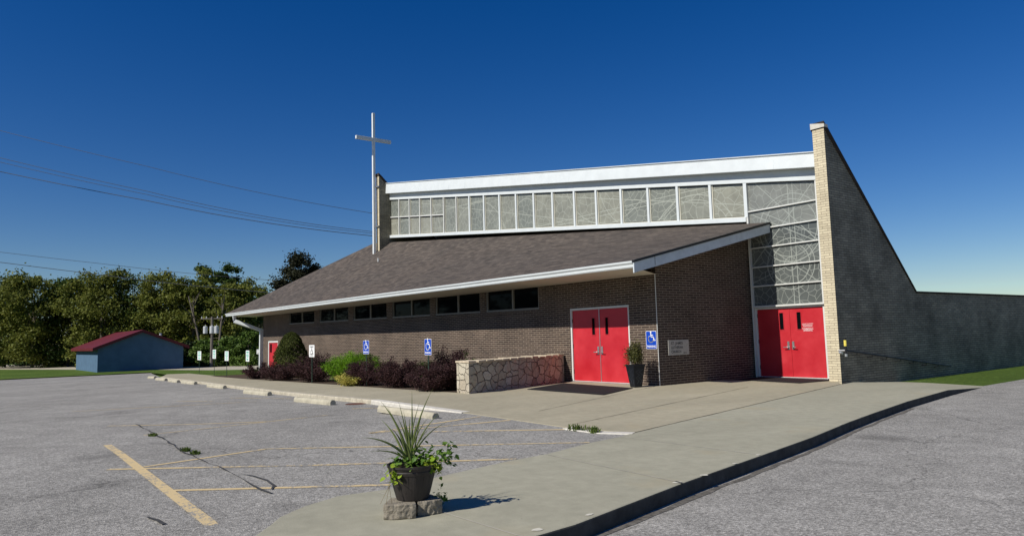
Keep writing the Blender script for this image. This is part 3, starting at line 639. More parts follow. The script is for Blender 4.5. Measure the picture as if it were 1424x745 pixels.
# doors ---------------------------------------------------------------
def double_door(x0, x1, z0, z1, y, name_mat, glass_off, gl=None, fr=.055, parent=ch, deep=.10):
    f_ = MB(); f_.box(x0 + .001, x0 + fr, y - .02, y + deep, z0, z1 - .001); f_.box(x1 - fr, x1 - .001, y - .02, y + deep, z0, z1 - .001); f_.box(x0 + fr, x1 - fr, y - .02, y + deep, z1 - fr, z1 - .001)
    f_.box(x0 + fr, x1 - fr, y - .01, y + deep, z0, z0 + .03)
    f_.build('door_frame', M['trim'], parent, bevel=.004)
    mid = (x0 + x1) / 2; out = []
    for s, (a, b) in enumerate(((x0 + fr + .006, mid - .005), (mid + .005, x1 - fr - .006))):
        L_ = MB(); zz0, zz1 = z0 + .035, z1 - fr - .006
        wc = (b - .20) if s == 0 else (a + .20); wx0, wx1 = wc - .065, wc + .065; wz0, wz1 = z0 + 1.46, z0 + 1.97
        if s == 0: wx0, wx1 = b - .33, b - .20
        else: wx0, wx1 = a + .24, a + .37
        y0, y1 = y + .02, y + .065
        L_.box(a, wx0, y0, y1, zz0, zz1); L_.box(wx1, b, y0, y1, zz0, zz1); L_.box(wx0, wx1, y0, y1, zz0, wz0); L_.box(wx0, wx1, y0, y1, wz1, zz1)
        lf = L_.build('door_leaf', M['red'], parent)
        v_ = MB(); v_.box(wx0, wx1, y + .035, y + .045, wz0, wz1); v_.build('vision_pane', M['darkglass'], lf)
        t_ = MB(); e = .022; yy0, yy1 = y + .010, y + .0198
        t_.box(wx0 - e, wx0, yy0, yy1, wz0 - e, wz1 + e); t_.box(wx1, wx1 + e, yy0, yy1, wz0 - e, wz1 + e); t_.box(wx0, wx1, yy0, yy1, wz0 - e, wz0); t_.box(wx0, wx1, yy0, yy1, wz1, wz1 + e); t_.build('pane_bead', M['red'], lf)
        hx = (b - .075) if s == 0 else (a + .075); h_ = MB(); dirn = -1 if s == 0 else 1
        h_.box(hx - .035, hx + .035, y - .002, y + .0195, z0 + .86, z0 + 1.10)
        h_.tube([(hx, y - .002, z0 + .93), (hx, y - .06, z0 + .93), (hx + dirn * .02, y - .07, z0 + .93), (hx + dirn * .13, y - .07, z0 + .925)], .014, 8)
        h_.build('handle', M['alu'], lf)
        for hz in (.25, 1.05, 1.85):
            q = MB(); ex = a - .004 if s == 0 else b + .004; q.tube([(ex, y + .008, z0 + hz), (ex, y + .008, z0 + hz + .12)], .012, 8); q.build('hinge', M['letter'], lf)
        out.append(lf)
    a_ = MB(); a_.box(mid - .012, mid + .012, y + .005, y + .0195, z0 + .035, z1 - fr - .01)
    a_.build('meeting_strip', name_mat, parent)
    b_ = MB(); b_.box(x0 + fr, x1 - fr, y + .066, y + .09, z0, z1 - fr); b_.build('door_backing', M['black'], parent)
    th = MB(); th.box(x0 + .01, x1 - .01, y - .09, y - .012, z0 - .02, z0 + .022); th.build('threshold', M['alu'], parent, bevel=.006)
    return out
double_door(D1[0], D1[1], 0, D1[2], .04, M['alu'], 0, fr=.07)
X2 = (.125, 2.44)
d2 = double_door(X2[0], X2[1], 0, 2.16, 4.5, M['red'], 0)
# far door: a single red leaf with a narrow pane, in a white frame
q = MB(); q.box(D3[0] + .001, D3[0] + .16, .02, .12, -.6, d3z - .001); q.box(D3[1] - .1, D3[1] - .001, .02, .12, -.6, d3z - .001); q.box(D3[0] + .16, D3[1] - .1, .02, .12, d3z - .12, d3z - .001); q.build('door_frame', M['trim'], ch)
q = MB(); q.box(D3[0] + .16, D3[1] - .1, .06, .1, -.55, d3z - .12); lf = q.build('door_leaf', M['red'], ch)
q = MB(); q.box(D3[0] + .3, D3[0] + .62, .052, .059, d3z - .75, d3z - .2); q.build('vision_pane', M['darkglass'], lf)
# notice lettering on the right-hand leaf of the tall-window doors (too small in the photo to read)
q = MB(); cx = 1.86
for i, (wd, zz, hh) in enumerate([(.38, 1.615, .016), (.34, 1.577, .012), (.27, 1.555, .012), (.30, 1.537, .012), (.36, 1.493, .012), (.18, 1.473, .012), (.35, 1.455, .012), (.30, 1.437, .012), (.24, 1.42, .012), (.30, 1.402, .012)]):
    x = cx - wd / 2
    while x < cx + wd / 2 - .01:
        l = random.uniform(.012, .05); l = min(l, cx + wd / 2 - x); q.box(x, x + l, 4.5165, 4.5195, zz - hh * .36, zz + hh * .36); x += l + .012
q.build('notice_lettering', M['signwhite'], d2[1])

# tall window over the right doors --------------------------------------
zb = [2.165, 2.838, 3.438, 4.05, 4.65, 5.245]
xl, xr = .06, 2.56
ztl, ztr = 6.17, 5.84
def topw(x): return ztl + (ztr - ztl) * (x - .3) / 2.1
q = MB()
for z in zb[1:]: q.box(xl + .06, xr - .05, 4.43, 4.52, z - .018, z + .018)
q.box(xl + .06, xr - .05, 4.40, 4.53, zb[0] + .003, zb[0] + .055)
q.hexa([(xl, 4.42, 0), (xl + .06, 4.42, 0), (xl + .06, 4.53, 0), (xl, 4.53, 0)], [(xl, 4.42, topw(xl)), (xl + .06, 4.42, topw(xl)), (xl + .06, 4.53, topw(xl)), (xl, 4.53, topw(xl))])
q.hexa([(xr - .13, 4.42, 2.17), (xr - .05, 4.42, 2.17), (xr - .05, 4.53, 2.17), (xr - .13, 4.53, 2.17)], [(xr - .13, 4.42, topw(xr)), (xr - .05, 4.42, topw(xr)), (xr - .05, 4.53, topw(xr)), (xr - .13, 4.53, topw(xr))])
tw = q.build('tall_window', M['trim'], ch)
def arc_strip(mb, cx, cz, r, a0, a1, w, y, x0, x1, z0, zf1, mi=1, n=28):
    L = []; ok = []
    for i in range(n + 1):
        a = a0 + (a1 - a0) * i / n
        for rr in (r - w / 2, r + w / 2): L.append((cx + rr * math.cos(a), y, cz + rr * math.sin(a)))
        x, z = cx + r * math.cos(a), cz + r * math.sin(a); ok.append(x0 < x < x1 and z0 < z < zf1(x))
    mb.add(L, [(2 * i, 2 * i + 1, 2 * i + 3, 2 * i + 2) for i in range(n) if ok[i] and ok[i + 1]], mi)
def seg_strip(mb, xa, za, xb, zb_, w, y, x0, x1, z0, zf1, mi=1, n=24):
    t = Vector((xb - xa, 0, zb_ - za)).normalized(); s = Vector((-t.z, 0, t.x)) * w / 2; L = []; ok = []
    for i in range(n + 1):
        x = xa + (xb - xa) * i / n; z = za + (zb_ - za) * i / n; L += [(x - s.x, y, z - s.z), (x + s.x, y, z + s.z)]; ok.append(x0 < x < x1 and z0 < z < zf1(x))
    mb.add(L, [(2 * i, 2 * i + 1, 2 * i + 3, 2 * i + 2) for i in range(n) if ok[i] and ok[i + 1]], mi)
edges = zb + [None]
for i in range(6):
    z0 = zb[i] + (.055 if i == 0 else .018); zf1 = (lambda x, z=zb[i + 1] - .018: z) if i < 5 else (lambda x: topw(x) - .03)
    q = MB(); xa, xb = xl + .06, xr - .12
    q.add([(xa, 4.5, z0), (xb, 4.5, z0), (xb, 4.5, zf1(xb)), (xa, 4.5, zf1(xa))], [(0, 1, 2, 3)])
    q.build('stained_glass_pane', M['leaded_tall'] if i > 3 else M['leaded_tall_dark'], tw)  # lower panes coloured darker to stand in for their different reflection
# clerestory band --------------------------------------------------------
bx = [-24.67, -23.47, -22.21, -21.0, -19.75, -18.44, -17.19, -15.97, -14.68, -13.39, -12.09, -10.79, -9.5, -8.11, -6.81, -5.44, -4.07, -2.7, -1.3, .06]
cb = lambda x: 5.07 + (x - .15) * (7.74 - 5.07) / (-24.85)     # bottom of the glass
ct = lambda x: 6.19 + (x - .10) * (9.92 - 6.19) / (-24.8)      # top of the glass
def slant(mb, x0, x1, y0, y1, f0, f1, n=1, mi=0):
    for i in range(n):
        a, b = x0 + (x1 - x0) * i / n, x0 + (x1 - x0) * (i + 1) / n
        mb.hexa([(a, y0, f0(a)), (b, y0, f0(b)), (b, y1, f0(b)), (a, y1, f0(a))], [(a, y0, f1(a)), (b, y0, f1(b)), (b, y1, f1(b)), (a, y1, f1(a))], mi)
q = MB(); slant(q, -25.0, .06, 4.38, 4.56, lambda x: cb(x) - .15, cb); cs = q.build('clerestory_sill', M['white'], ch)
q = MB(); slant(q, -25.3, 2.86, 4.40, 4.56, lambda x: ct(x) + .0 if x < 0.1 else topw(x), lambda x: max((ct(x) if x < .1 else topw(x)) + .22, 6.16 + (x - 2.6) * (10.37 - 6.16) / (-27.9) + .05), n=30); q.build('clerestory_head', M['white'], ch)
mull = lambda i: .028 if i < 6 else .045
for i in range(20):
    q = MB(); x = bx[i]; w = .035 if i < 7 else .05
    if i == 19: w = .06
    q.hexa([(x - w, 4.41, cb(x)), (x + w - .001, 4.41, cb(x)), (x + w - .001, 4.55, cb(x)), (x - w, 4.55, cb(x))], [(x - w, 4.41, ct(x)), (x + w - .001, 4.41, ct(x)), (x + w - .001, 4.55, ct(x)), (x - w, 4.55, ct(x))])
    q.build('mullion', M['white'] if i > 6 else M['trim'], ch)
edgesx = [-25.3] + bx
for i in range(20):
    a, b = edgesx[i] + .05, edgesx[i + 1] - .05
    rows = [(cb, ct)] if i > 5 else [(cb, lambda x: (cb(x) + ct(x)) / 2 + .0 - .05), (lambda x: (cb(x) + ct(x)) / 2 + .0 + .0, ct)]
    for f0, f1 in rows:
        q = MB(); q.add([(a, 4.5, f0(a) + .05), (b, 4.5, f0(b) + .05), (b, 4.5, f1(b) - .04), (a, 4.5, f1(a) - .04)], [(0, 1, 2, 3)])
        q.build('stained_glass_pane', M['leaded'], ch)
        q = MB(); e = .028; y0, y1 = 4.47, 4.498   # inner frame of each pane
        slant(q, a, b, y0, y1, lambda x: f0(x) + .002, lambda x: f0(x) + e); slant(q, a, a + e, y0, y1, lambda x: f0(x) + e, lambda x: f1(x) - .03); slant(q, b - e, b, y0, y1, lambda x: f0(x) + e, lambda x: f1(x) - .03)
        q.build('pane_frame', M['soffit'], ch)
q = MB(); slant(q, -25.3, bx[5] - .04, 4.44, 4.52, lambda x: (cb(x) + ct(x)) / 2 - .01, lambda x: (cb(x) + ct(x)) / 2 + .045); q.build('glazing_bar', M['trim'], ch)
q = MB(); slant(q, -25.3, .2, 4.56, 4.7, lambda x: cb(x) - .15, lambda x: ct(x) + .3, n=2); q.box(.06, 2.87, 4.56, 4.7, 2.1, 6.0); q.build('inner_wall', M['black'], ch)
# upper fascia + nave roof
fb = lambda x: 6.16 + (x - 2.6) * (10.37 - 6.16) / (-27.9); ft = lambda x: 6.59 + (x - 2.6) * (10.98 - 6.59) / (-27.9)
q = MB(); n = 18
xs = np.linspace(-25.28, 2.868, n + 1)
for i in range(n):
    a, b = xs[i], xs[i + 1]; j = random.uniform(-.006, .006)
    q.hexa([(a, 4.13 + j, fb(a)), (b, 4.13 - j, fb(b)), (b, 4.38, fb(b)), (a, 4.38, fb(a))], [(a, 4.17, ft(a)), (b, 4.17, ft(b)), (b, 4.38, ft(b)), (a, 4.38, ft(a))])
q.build('nave_fascia', M['white'], ch)
q = MB(); slant(q, -25.3, 2.868, 4.125, 4.38, lambda x: ft(x) + .002, lambda x: ft(x) + .03, n=4); q.build('metal_coping', M['white'], ch)
q = MB(); slant(q, -25.3, 2.868, 4.38, 4.66, lambda x: fb(x) + .02, lambda x: ft(x) - .02, n=4); q.build('nave_soffit', M['soffit'], ch)
q = MB(); a, b = -25.3, 3.1
q.add([(a, 4.38, ft(a)), (b, 4.38, ft(b)), (b, 8.6, 2.4), (a, 9.5, ft(a) - 4.6), (b, 24, 2.4), (a, 20, 2.4)], [(0, 1, 2, 3), (3, 2, 4, 5)]); q.build('nave_roof', M['shingle'], ch)
# buttress fins
def fin(name, x0, x1, y0, ztop, z0, slope, yend, zlow, mat, lowend, cap=True):
    q = MB(); ye = y0 + (ztop - zlow) / slope
    q.prism([(x0, y0, z0), (x0, y0, ztop), (x0, ye, zlow), (x0, lowend, zlow), (x0, lowend, z0)], (x1 - x0, 0, 0)); f = q.build(name, [mat, M['shaded_soiled']], ch)
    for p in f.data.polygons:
        if p.normal.x > .5: p.material_index = 1  # right-hand faces take a darker, streaked cream: their shade is painted into the brick
    c = MB(); t = .06
    c.prism([(x0 - .03, y0 - .03, ztop + .002), (x0 - .03, y0 - .03, ztop + .17), (x0 - .03, y0 + .18, ztop + .0), (x0 - .03, ye, zlow + t), (x0 - .03, lowend, zlow + t), (x0 - .03, lowend, zlow + .002), (x0 - .03, ye + .0, zlow + .004)], (x1 - x0 + .06, 0, 0)); c.build('coping', M['black'] if False else M['barkdark'], f)
    if cap:
        c = MB(); c.prism([(x0 - .034, y0 - .034, ztop + .001), (x0 - .034, y0 - .034, ztop + .18), (x1 + .034, y0 - .034, ztop + .09), (x1 + .034, y0 - .034, ztop + .001)], (0, .2, 0)); c.build('coping_cap', M['kerbwhite'], f)
    return f
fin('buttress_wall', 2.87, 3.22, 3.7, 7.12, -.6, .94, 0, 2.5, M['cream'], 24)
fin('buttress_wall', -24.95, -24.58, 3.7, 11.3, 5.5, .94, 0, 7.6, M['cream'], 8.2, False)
# downspout at the far left corner
q = MB(); a, b, c_, d_ = (-35.35, -1.6, 3.38), (-35.35, -1.6, 2.98), (-34.5, -.09, 2.33), (-34.55, -.09, -.56)
def rect_tube(mb, pts, w):
    P = [Vector(p) for p in pts]; L = []
    for i, p in enumerate(P):
        t = (P[min(i + 1, len(P) - 1)] - P[max(i - 1, 0)]).normalized(); s = Vector((1, 0, 0)); s = (s - t * s.dot(t)).normalized(); u = t.cross(s)
        for a_, b_ in ((-1, -1), (1, -1), (1, 1), (-1, 1)): L.append(p + s * a_ * w * .5 + u * b_ * w * .5)
    n = len(P); mb.add(L, [(4 * i + k, 4 * i + (k + 1) % 4, 4 * i + 4 + (k + 1) % 4, 4 * i + 4 + k) for i in range(n - 1) for k in range(4)] + [(0, 1, 2, 3), (4 * n - 4, 4 * n - 3, 4 * n - 2, 4 * n - 1)])
rect_tube(q, [a, b, c_, d_], .24); q.build('downspout', M['white'], ch)
# cornerstone plaque
pa, pb = (.41, 1.245), (1.30, .82)
q = MB(); q.box(-.02, .018, pa[0], pb[0], pb[1], pa[1]); pl = q.build('cornerstone', M['plaque'], ch, bevel=.004)
for txt, y, z, s, w in (('ST. JAMES', .78, 1.155, .105, .50), ('LUTHERAN', .78, 1.035, .105, .50), ('CHURCH', .74, .915, .105, .42), ('1961', 1.12, .872, .06, .13)):
    t = text_mesh('engraved_lettering', txt, s, M['letter'], pl, w, .002); t.rotation_euler = (math.pi / 2, 0, math.pi / 2); t.location = (.0195, y, z)
# electric outlet on the brick
q = MB(); q.box(-4.35, -4.19, -.05, -.002, .38, .48); q.build('outlet_box', M['alu'], ch, bevel=.006)

# ------------------------------------------------------------------ cross
p0 = PY(521.5, 338, 3.55)
zt = PY(520, 158, 3.55)[2]; xc = -24.86
cr = empty('cross', (xc, 3.5, G(xc)), 'tall thin white metal cross standing against the far buttress', 'cross')
q = MB(); q.box(xc - .075, xc + .075, 3.42, 3.58, 3.5, zt); link_at(q.build('post', M['pole_white'], None, bevel=.01), cr)
zl, zr = PX(501.5, 189.5, xc), PX(539.5, 199.5, xc)
zc = (zl[2] + zr[2]) / 2
q = MB(); q.box(xc - .08, xc + .08, 3.5 - 1.15, 3.5 + 1.15, zc - .1, zc + .1)
link_at(q.build('crossbar', M['pole_white'], None, bevel=.01), cr)
for z in (8.2, 10.6):
    q = MB(); q.box(xc - .12, xc + .28, 3.60, 3.68, z, z + .08); link_at(q.build('bracket', M['alu'], None), cr)

# ------------------------------------------------------------------ door mats
def mat_obj(pts, label):
    q = MB(); P = [Vector((a, b, .005)) for a, b in pts]
    q.prism(P, (0, 0, .012)); return tag(q.build('door_mat', M['mat'], loc=(P[0].x, P[0].y, .005)), label, 'door mat', 'black mats before the doors')
mat_obj([xy(733, 541.4), xy(839.4, 549.2), xy(880, 539.8), xy(784.5, 533)], 'larger black mat lying before the left red doors, beside the stone wall')
mat_obj([(.25, 3.0), (2.62, 2.62), (2.8, 4.1), (.35, 4.35)], 'smaller black mat lying before the right red doors under the tall window')

# ------------------------------------------------------------------ stone wall
sw = empty('stone_wall', (-2.8, -2.4, 0), 'low rubble stone wall with pale capstones beside the left red doors', 'stone wall')
A0, A1, B1, B0 = Vector((-3.05, -4.72, 0)), Vector((-2.36, -4.78, 0)), Vector((-3.98, -.03, 0)), Vector((-4.5, -.03, 0))
q = MB(); nseg = 16; rows = 5; ht = .80
def grid(a, b, n, m):
    L = []
    for i in range(n + 1):
        for j in range(m + 1):
            p = a.lerp(b, i / n); L.append((p.x + (random.uniform(-.018, .018) if 0 < i < n else 0), p.y + (random.uniform(-.018, .018) if 0 < i < n else 0), -.05 + (ht + .05) * j / m))
    q.add(L, [(i * (m + 1) + j, (i + 1) * (m + 1) + j, (i + 1) * (m + 1) + j + 1, i * (m + 1) + j + 1) for i in range(n) for j in range(m)])
grid(A0, A1, 4, 5); grid(A1, B1, 26, 5); grid(B1, B0, 2, 2); grid(B0, A0, 20, 5)
link_at(q.build('stonework', M['stone'], None), sw)
q = MB()
n = 13
for i in range(n):
    e = .035; t0, t1 = i / n + .004, (i + 1) / n - .004; dz = random.uniform(-.01, .018)
    a0, b0 = A0.lerp(B0, t0), A1.lerp(B1, t0); a1, b1 = A0.lerp(B0, t1), A1.lerp(B1, t1)
    out = lambda p, s: (p.x + s * (.03 + random.uniform(-.015, .02)), p.y - (.04 if i == 0 else 0))
    pts = [out(a0, -1), out(b0, 1), out(b1, 1), out(a1, -1)]
    q.hexa([(x, y, ht + .001 + 0 * dz) for x, y in pts], [(x, y, ht + .055 + dz + random.uniform(-.008, .008)) for x, y in pts])
link_at(q.build('capstones', flat_mat('tan_capstone', (.50, .42, .30), .9, .25, 9, .2, bmp=.6, bscale=20), None, bevel=.012), sw)

# ------------------------------------------------------------------ wheel stops
def stop_proto():
    q = MB(); L, w, h = 1.83, .16, .13; prof = [(-w / 2, 0), (-w / 2, h * .55), (-w / 2 + .04, h), (w / 2 - .04, h), (w / 2, h * .55), (w / 2, 0)]
    n = 8; V = []
    for i in range(n + 1):
        for y, z in prof: V.append((-L / 2 + L * i / n, y + random.uniform(-.004, .004), z + (random.uniform(-.006, .004) if z > 0 else 0)))
    k = len(prof); q.add(V, [(i * k + j, (i + 1) * k + j, (i + 1) * k + j + 1, i * k + j + 1) for i in range(n) for j in range(k - 1)] + [tuple(range(k)), tuple(range(n * k, n * k + k))[::-1]])
    o = q.build('parking_block', M['stopc'], bevel=.012); r = MB()
    return o
st = [((207, 526), (216, 526), 'farthest visible concrete parking block, at the far end of the row'), ((216, 528.0), (233, 529.5), 'seventh concrete parking block from the pot, pale and half hidden by distance'), ((233, 530), (251, 532.2), 'sixth concrete parking block from the pot'), ((252, 532.5), (274, 534.5), 'fifth concrete parking block from the pot'), ((288, 537.5), (315, 540.5), 'fourth concrete parking block from the pot, weathered dark at its right end'),
      ((341, 546.5), (375, 550), 'third concrete parking block from the pot, with mossy grey right end'), ((412, 558), (463, 563), 'second concrete parking block from the pot, beside the rusty round cover'), ((529, 574), (606, 582), 'nearest concrete parking block, seen behind the spiky potted plant')]
lst = []
for a, b, lab in st: 
    p, q2 = PL(*a), PL(*b); lst.append((p, q2, lab))
s0 = stop_proto(); first = True
for p, q2, lab in lst:
    c = (p + q2) / 2; d = q2 - p; L = np.linalg.norm(d[:2]); o = s0 if first else s0.copy()
    if not first: COL.objects.link(o)
    first = False
    o.location = (c[0], c[1], lotz(c[0], c[1]) + .002); o.rotation_euler = (0, -math.atan(.0165) if c[0] < -3 else 0, math.atan2(d[1], d[0])); o.scale = (min(L, 2.9) / 1.83, 1, 1) 
    k = 1 + max(0, (-c[0] - 8)) * .006; o.scale[1] = k; o.scale[2] = k
    tag(o, lab, 'parking block', 'concrete parking blocks along the kerb')

# ------------------------------------------------------------------ signs
def disc(mb, cx, cz, r, n=20, y=0, mi=0): mb.add([(cx + r * math.cos(a), y, cz + r * math.sin(a)) for a in np.linspace(0, 2 * math.pi, n, False)], [tuple(range(n))], mi)
def stroke(mb, pts, w, y=0):
    for (x0, z0), (x1, z1) in zip(pts[:-1], pts[1:]):
        t = Vector((x1 - x0, 0, z1 - z0)).normalized(); s = Vector((-t.z, 0, t.x)) * w / 2; e = t * w * .25
        mb.add([(x0 - e.x - s.x, y, z0 - e.z - s.z), (x1 + e.x - s.x, y, z1 + e.z - s.z), (x1 + e.x + s.x, y, z1 + e.z + s.z), (x0 - e.x + s.x, y, z0 - e.z + s.z)], [(0, 1, 2, 3)])
def symbol(mb, s, y):             # wheelchair emblem
    disc(mb, -.02 * s, .44 * s, .075 * s, 16, y)
    stroke(mb, [(-.02 * s, .34 * s), (.0, .06 * s), (.24 * s, .06 * s), (.34 * s, -.24 * s), (.44 * s, -.20 * s)], .085 * s, y - .0006)
    stroke(mb, [(-.01 * s, .21 * s), (.2 * s, .21 * s)], .06 * s, y - .0012)
    a = np.linspace(rad(125), rad(345), 22); stroke(mb, [(-.02 * s + .27 * s * math.cos(t), -.10 * s + .27 * s * math.sin(t)) for t in a], .075 * s, y - .0018)
def plate(parent, w, h, face, border=True, y=0, mat_edge=None):
    r = .03; pts = []
    for cx, cz, a0 in ((w / 2 - r, h / 2 - r, 0), (-w / 2 + r, h / 2 - r, 90), (-w / 2 + r, -h / 2 + r, 180), (w / 2 - r, -h / 2 + r, 270)):
        for k in range(5): a = rad(a0 + k * 22.5); pts.append((cx + r * math.cos(a), y, cz + r * math.sin(a)))
    q = MB(); q.prism(pts, (0, .004, 0)); pl = q.build('sign_plate', M['signwhite'], parent)
    if border:
        k = .93; q = MB(); q.prism([(x * (1 - .02 / w * 1.2), y - .0025, z * (1 - .02 / h)) for x, _, z in pts], (0, .002, 0)); q.build('sign_face', face, pl)
    return pl
def blue_sign(parent, w, h):
    pl = plate(parent, w, h, M['signblue']); q = MB(); symbol(q, w * .88, -.004)
    q.v = [(x, y, z + h * .13) for x, y, z in q.v]; e = q.build('wheelchair_symbol', M['signwhite'], pl)
    t = text_mesh('lettering', 'PARKING', h * .16, M['signwhite'], pl, w * .82, .002); t.rotation_euler = (math.pi / 2, 0, 0); t.location = (0, -.004, -h * .36)
    return pl
def post_sign(xa, ya, xb, yb, Y, label, kind, group, bend=0):
    a, b = PY(xa, ya, Y), PY(xb, yb, Y); w, h = abs(b[0] - a[0]), abs(a[2] - b[2]); cx, cz = (a[0] + b[0]) / 2, (a[2] + b[2]) / 2
    r = empty('parking_sign', (cx, Y, G(cx)), label, 'sign', group, bend)
    hld = bpy.data.objects.new
    if kind == 'blue': pl = blue_sign(r, w, h)
    else:
        pl = plate(r, w, h, None, False); col = M['signgreen'] if kind == 'green' else M['letter']; q = MB()
        if kind == 'green':
            for zz, hh, ww in ((.36, .09, .72), (.22, .07, .6), (.04, .10, .74), (-.10, .06, .5), (-.27, .09, .55), (-.38, .05, .35)): 
                x = -ww / 2
                while x < ww / 2 - .02: l = random.uniform(.06, .14); l = min(l, ww / 2 - x); q.box(x * w, (x + l) * w, -.0045, -.002, (zz - hh / 2) * h, (zz + hh / 2) * h); x += l + .03
        else:
            symbol(q, w * .6, -.004); q.v = [(x, y, z - h * .02) for x, y, z in q.v]
            for zz, ww in ((.38, .7), (.3, .6), (-.28, .7), (-.38, .5)): q.box(-ww / 2 * w, ww / 2 * w, -.0045, -.002, (zz - .018) * h, (zz + .018) * h)
        q.build('sign_print', col, pl)
    pl.location = (0, 0, cz - G(cx))
    q = MB(); z1 = cz - G(cx) + (h * .45)
    q.box(-.024, .024, .006, .012, -.1, z1); q.box(-.024, -.016, .012, .026, -.1, z1); q.box(.016, .024, .012, .026, -.1, z1); q.build('post', M['post'], r)
    return r
gp = 'accessible parking signs on posts'
post_sign(505.2, 473.3, 512.8, 492, -4.35, 'blue wheelchair parking sign on a post over the bright green shrub', 'blue', gp, .05)
post_sign(589.6, 471.2, 600.6, 493.6, -4.7, 'blue wheelchair parking sign on a post among the burgundy shrubs', 'blue', gp, -.06)
post_sign(429.8, 479.5, 437.2, 496.2, -4.3, 'white wheelchair sign with dark print on a post right of the cone-shaped evergreen', 'white', None)
gg = 'white and green signs on posts along the lawn'
for (a, b, c, d, Yv, lab) in [(275, 488, 279.3, 500.5, -1.7, 'leftmost of the white and green post signs on the lawn'), (295.5, 485.8, 300.3, 498.5, -2.9, 'second white and green post sign from the left, standing tallest'), (312.7, 488, 317.6, 501.5, -3.3, 'third white and green post sign from the left'), (341, 487, 347.5, 502.5, -3.9, 'nearest and largest white and green post sign, beside the burgundy hedge')]:
    post_sign(a, b, c, d, Yv, lab, 'green', gg, random.uniform(-.1, .1))
post_sign(357, 485.5, 360.5, 492, 3.0, 'small white post sign near the downspout at the far corner', 'white', None)
a, b = PY(897.8, 460.2, -.02), PY(913.6, 485, -.02); w, h = b[0] - a[0], a[2] - b[2]
ws = empty('parking_sign', ((a[0] + b[0]) / 2, -.02, (a[2] + b[2]) / 2), 'blue wheelchair parking sign fixed to the brick corner over the tall black urn', 'sign'); pl = blue_sign(ws, min(w, .42), h)

# ------------------------------------------------------------------ urn planter beside the left doors
ux, uy = -.22, -.72
ur = empty('urn_planter', (ux, uy, 0), 'tall tapered black urn with leafy green shrub between red doors and brick corner', 'planter', None, rad(-12))
q = MB(); V = []; 
prof = [(.135, 0), (.145, .02), (.235, .60), (.25, .605), (.25, .64), (.225, .64), (.22, .56)]
for r_, z in prof:
    for sx, sy in ((-1, -1), (1, -1), (1, 1), (-1, 1)): V.append((sx * r_, sy * r_, z))
V = [(x * .8, y * .8, z * .97) for x, y, z in V]
q.add(V, [(4 * i + k, 4 * i + (k + 1) % 4, 4 * i + 4 + (k + 1) % 4, 4 * i + 4 + k) for i in range(len(prof) - 1) for k in range(4)] + [(0, 1, 2, 3), (24, 25, 26, 27)]); q.build('urn', M['urn'], ur, bevel=.006)
q = MB()                            # raised zig-zag pattern on the faces
for rot in range(2):
    pts = [(-.0, .1), (.06, .18), (-.05, .26), (.07, .34), (-.06, .42), (.08, .5)]
    for (x0, z0), (x1, z1) in zip(pts[:-1], pts[1:]):
        f_ = lambda z: -(.116 + (z - .02) / .56 * .072) - .003
        for c__ in (-.05, .05):
            A_, B_ = (x0 + c__, z0), (x1 + c__, z1)
            P4 = [(A_[0] - .01, f_(A_[1]), A_[1]), (A_[0] + .01, f_(A_[1]), A_[1]), (B_[0] + .01, f_(B_[1]), B_[1]), (B_[0] - .01, f_(B_[1]), B_[1])]
            if rot: P4 = [(-y, x, z) for x, y, z in P4]
            q.add(P4, [(0, 1, 2, 3)])
q.build('zigzag_relief', flat_mat('urn_relief', (.045, .05, .06), .35, .1, 9), ur)
q = MB(); q.box(-.172, .172, -.172, .172, .545, .56); q.build('soil', M['soil'], ur)
def bush_pts(c, r, n, clumps=14, spread=.42, lo=-1.):
    C = RNG.normal(size=(clumps, 3)); C /= np.linalg.norm(C, axis=1)[:, None]; C *= RNG.uniform(.45, .92, (clumps, 1)); C[:, 2] = np.maximum(C[:, 2], lo)
    idx = RNG.integers(0, clumps, n); P = C[idx] + RNG.normal(size=(n, 3)) * spread * .5
    return P * np.array(r) + np.array(c), P
P, nd = bush_pts((0, 0, .92), (.25, .25, .37), 3600, 16, .5)
leaves_mesh('foliage', P, .042, M['lf_box'], ur, .1, .55, nd * 1.2)
q = MB()
for k in range(7):
    a = k * .9; q.tube([(0, 0, .57), (.05 * math.cos(a), .05 * math.sin(a), .8), (.13 * math.cos(a), .13 * math.sin(a), 1.12 + .03 * (k % 3))], [.009, .006, .003], 5)
q.tube([(0, 0, .6), (-.12, -.1, .95), (-.26, -.15, 1.08)], [.006, .004, .002], 5); q.build('stems', M['twig'], ur)
P = np.array([(-.12 - t * .17, -.1 - t * .06, .95 + t * .15) for t in np.linspace(0, 1, 16)]) + RNG.normal(size=(16, 3)) * .015
leaves_mesh('foliage', P, .04, M['lf_box'], ur, .3, .55)

# ------------------------------------------------------------------ foreground barrel pot on two blocks
bc = (7.86, -12.05)
fA, fB = PG(568.5, 720.5), PG(609.6, 709.5); fL = PG(537.7, 715)
bl_dir = fB - fA; bl_ang = math.atan2(bl_dir[1], bl_dir[0])
def block(loc, rz, w, d, h, label):
    q = MB(); pts = [(-w / 2, -d / 2), (-w / 2 + .03, -d / 2 - .012), (0, -d / 2 - .025), (w / 2 - .03, -d / 2 - .012), (w / 2, -d / 2), (w * .36, d / 2), (-w * .36, d / 2)]
    q.prism([(x, y, 0) for x, y in pts], (0, 0, h)); o = q.build('concrete_block', M['block'], bevel=.007)
    bm = bmesh.new(); bm.from_mesh(o.data); bmesh.ops.subdivide_edges(bm, edges=[e for e in bm.edges if e.calc_length() > .05], cuts=4, use_grid_fill=True)
    for v in bm.verts:
        if v.co.y < -d / 2 + .01: v.co.y += random.uniform(-.007, .007); v.co.x += random.uniform(-.004, .004)
    bm.to_mesh(o.data); bm.free()
    o.location = loc; o.rotation_euler = (0, 0, rz); return tag(o, label, 'block', 'split-face blocks under the barrel pot')
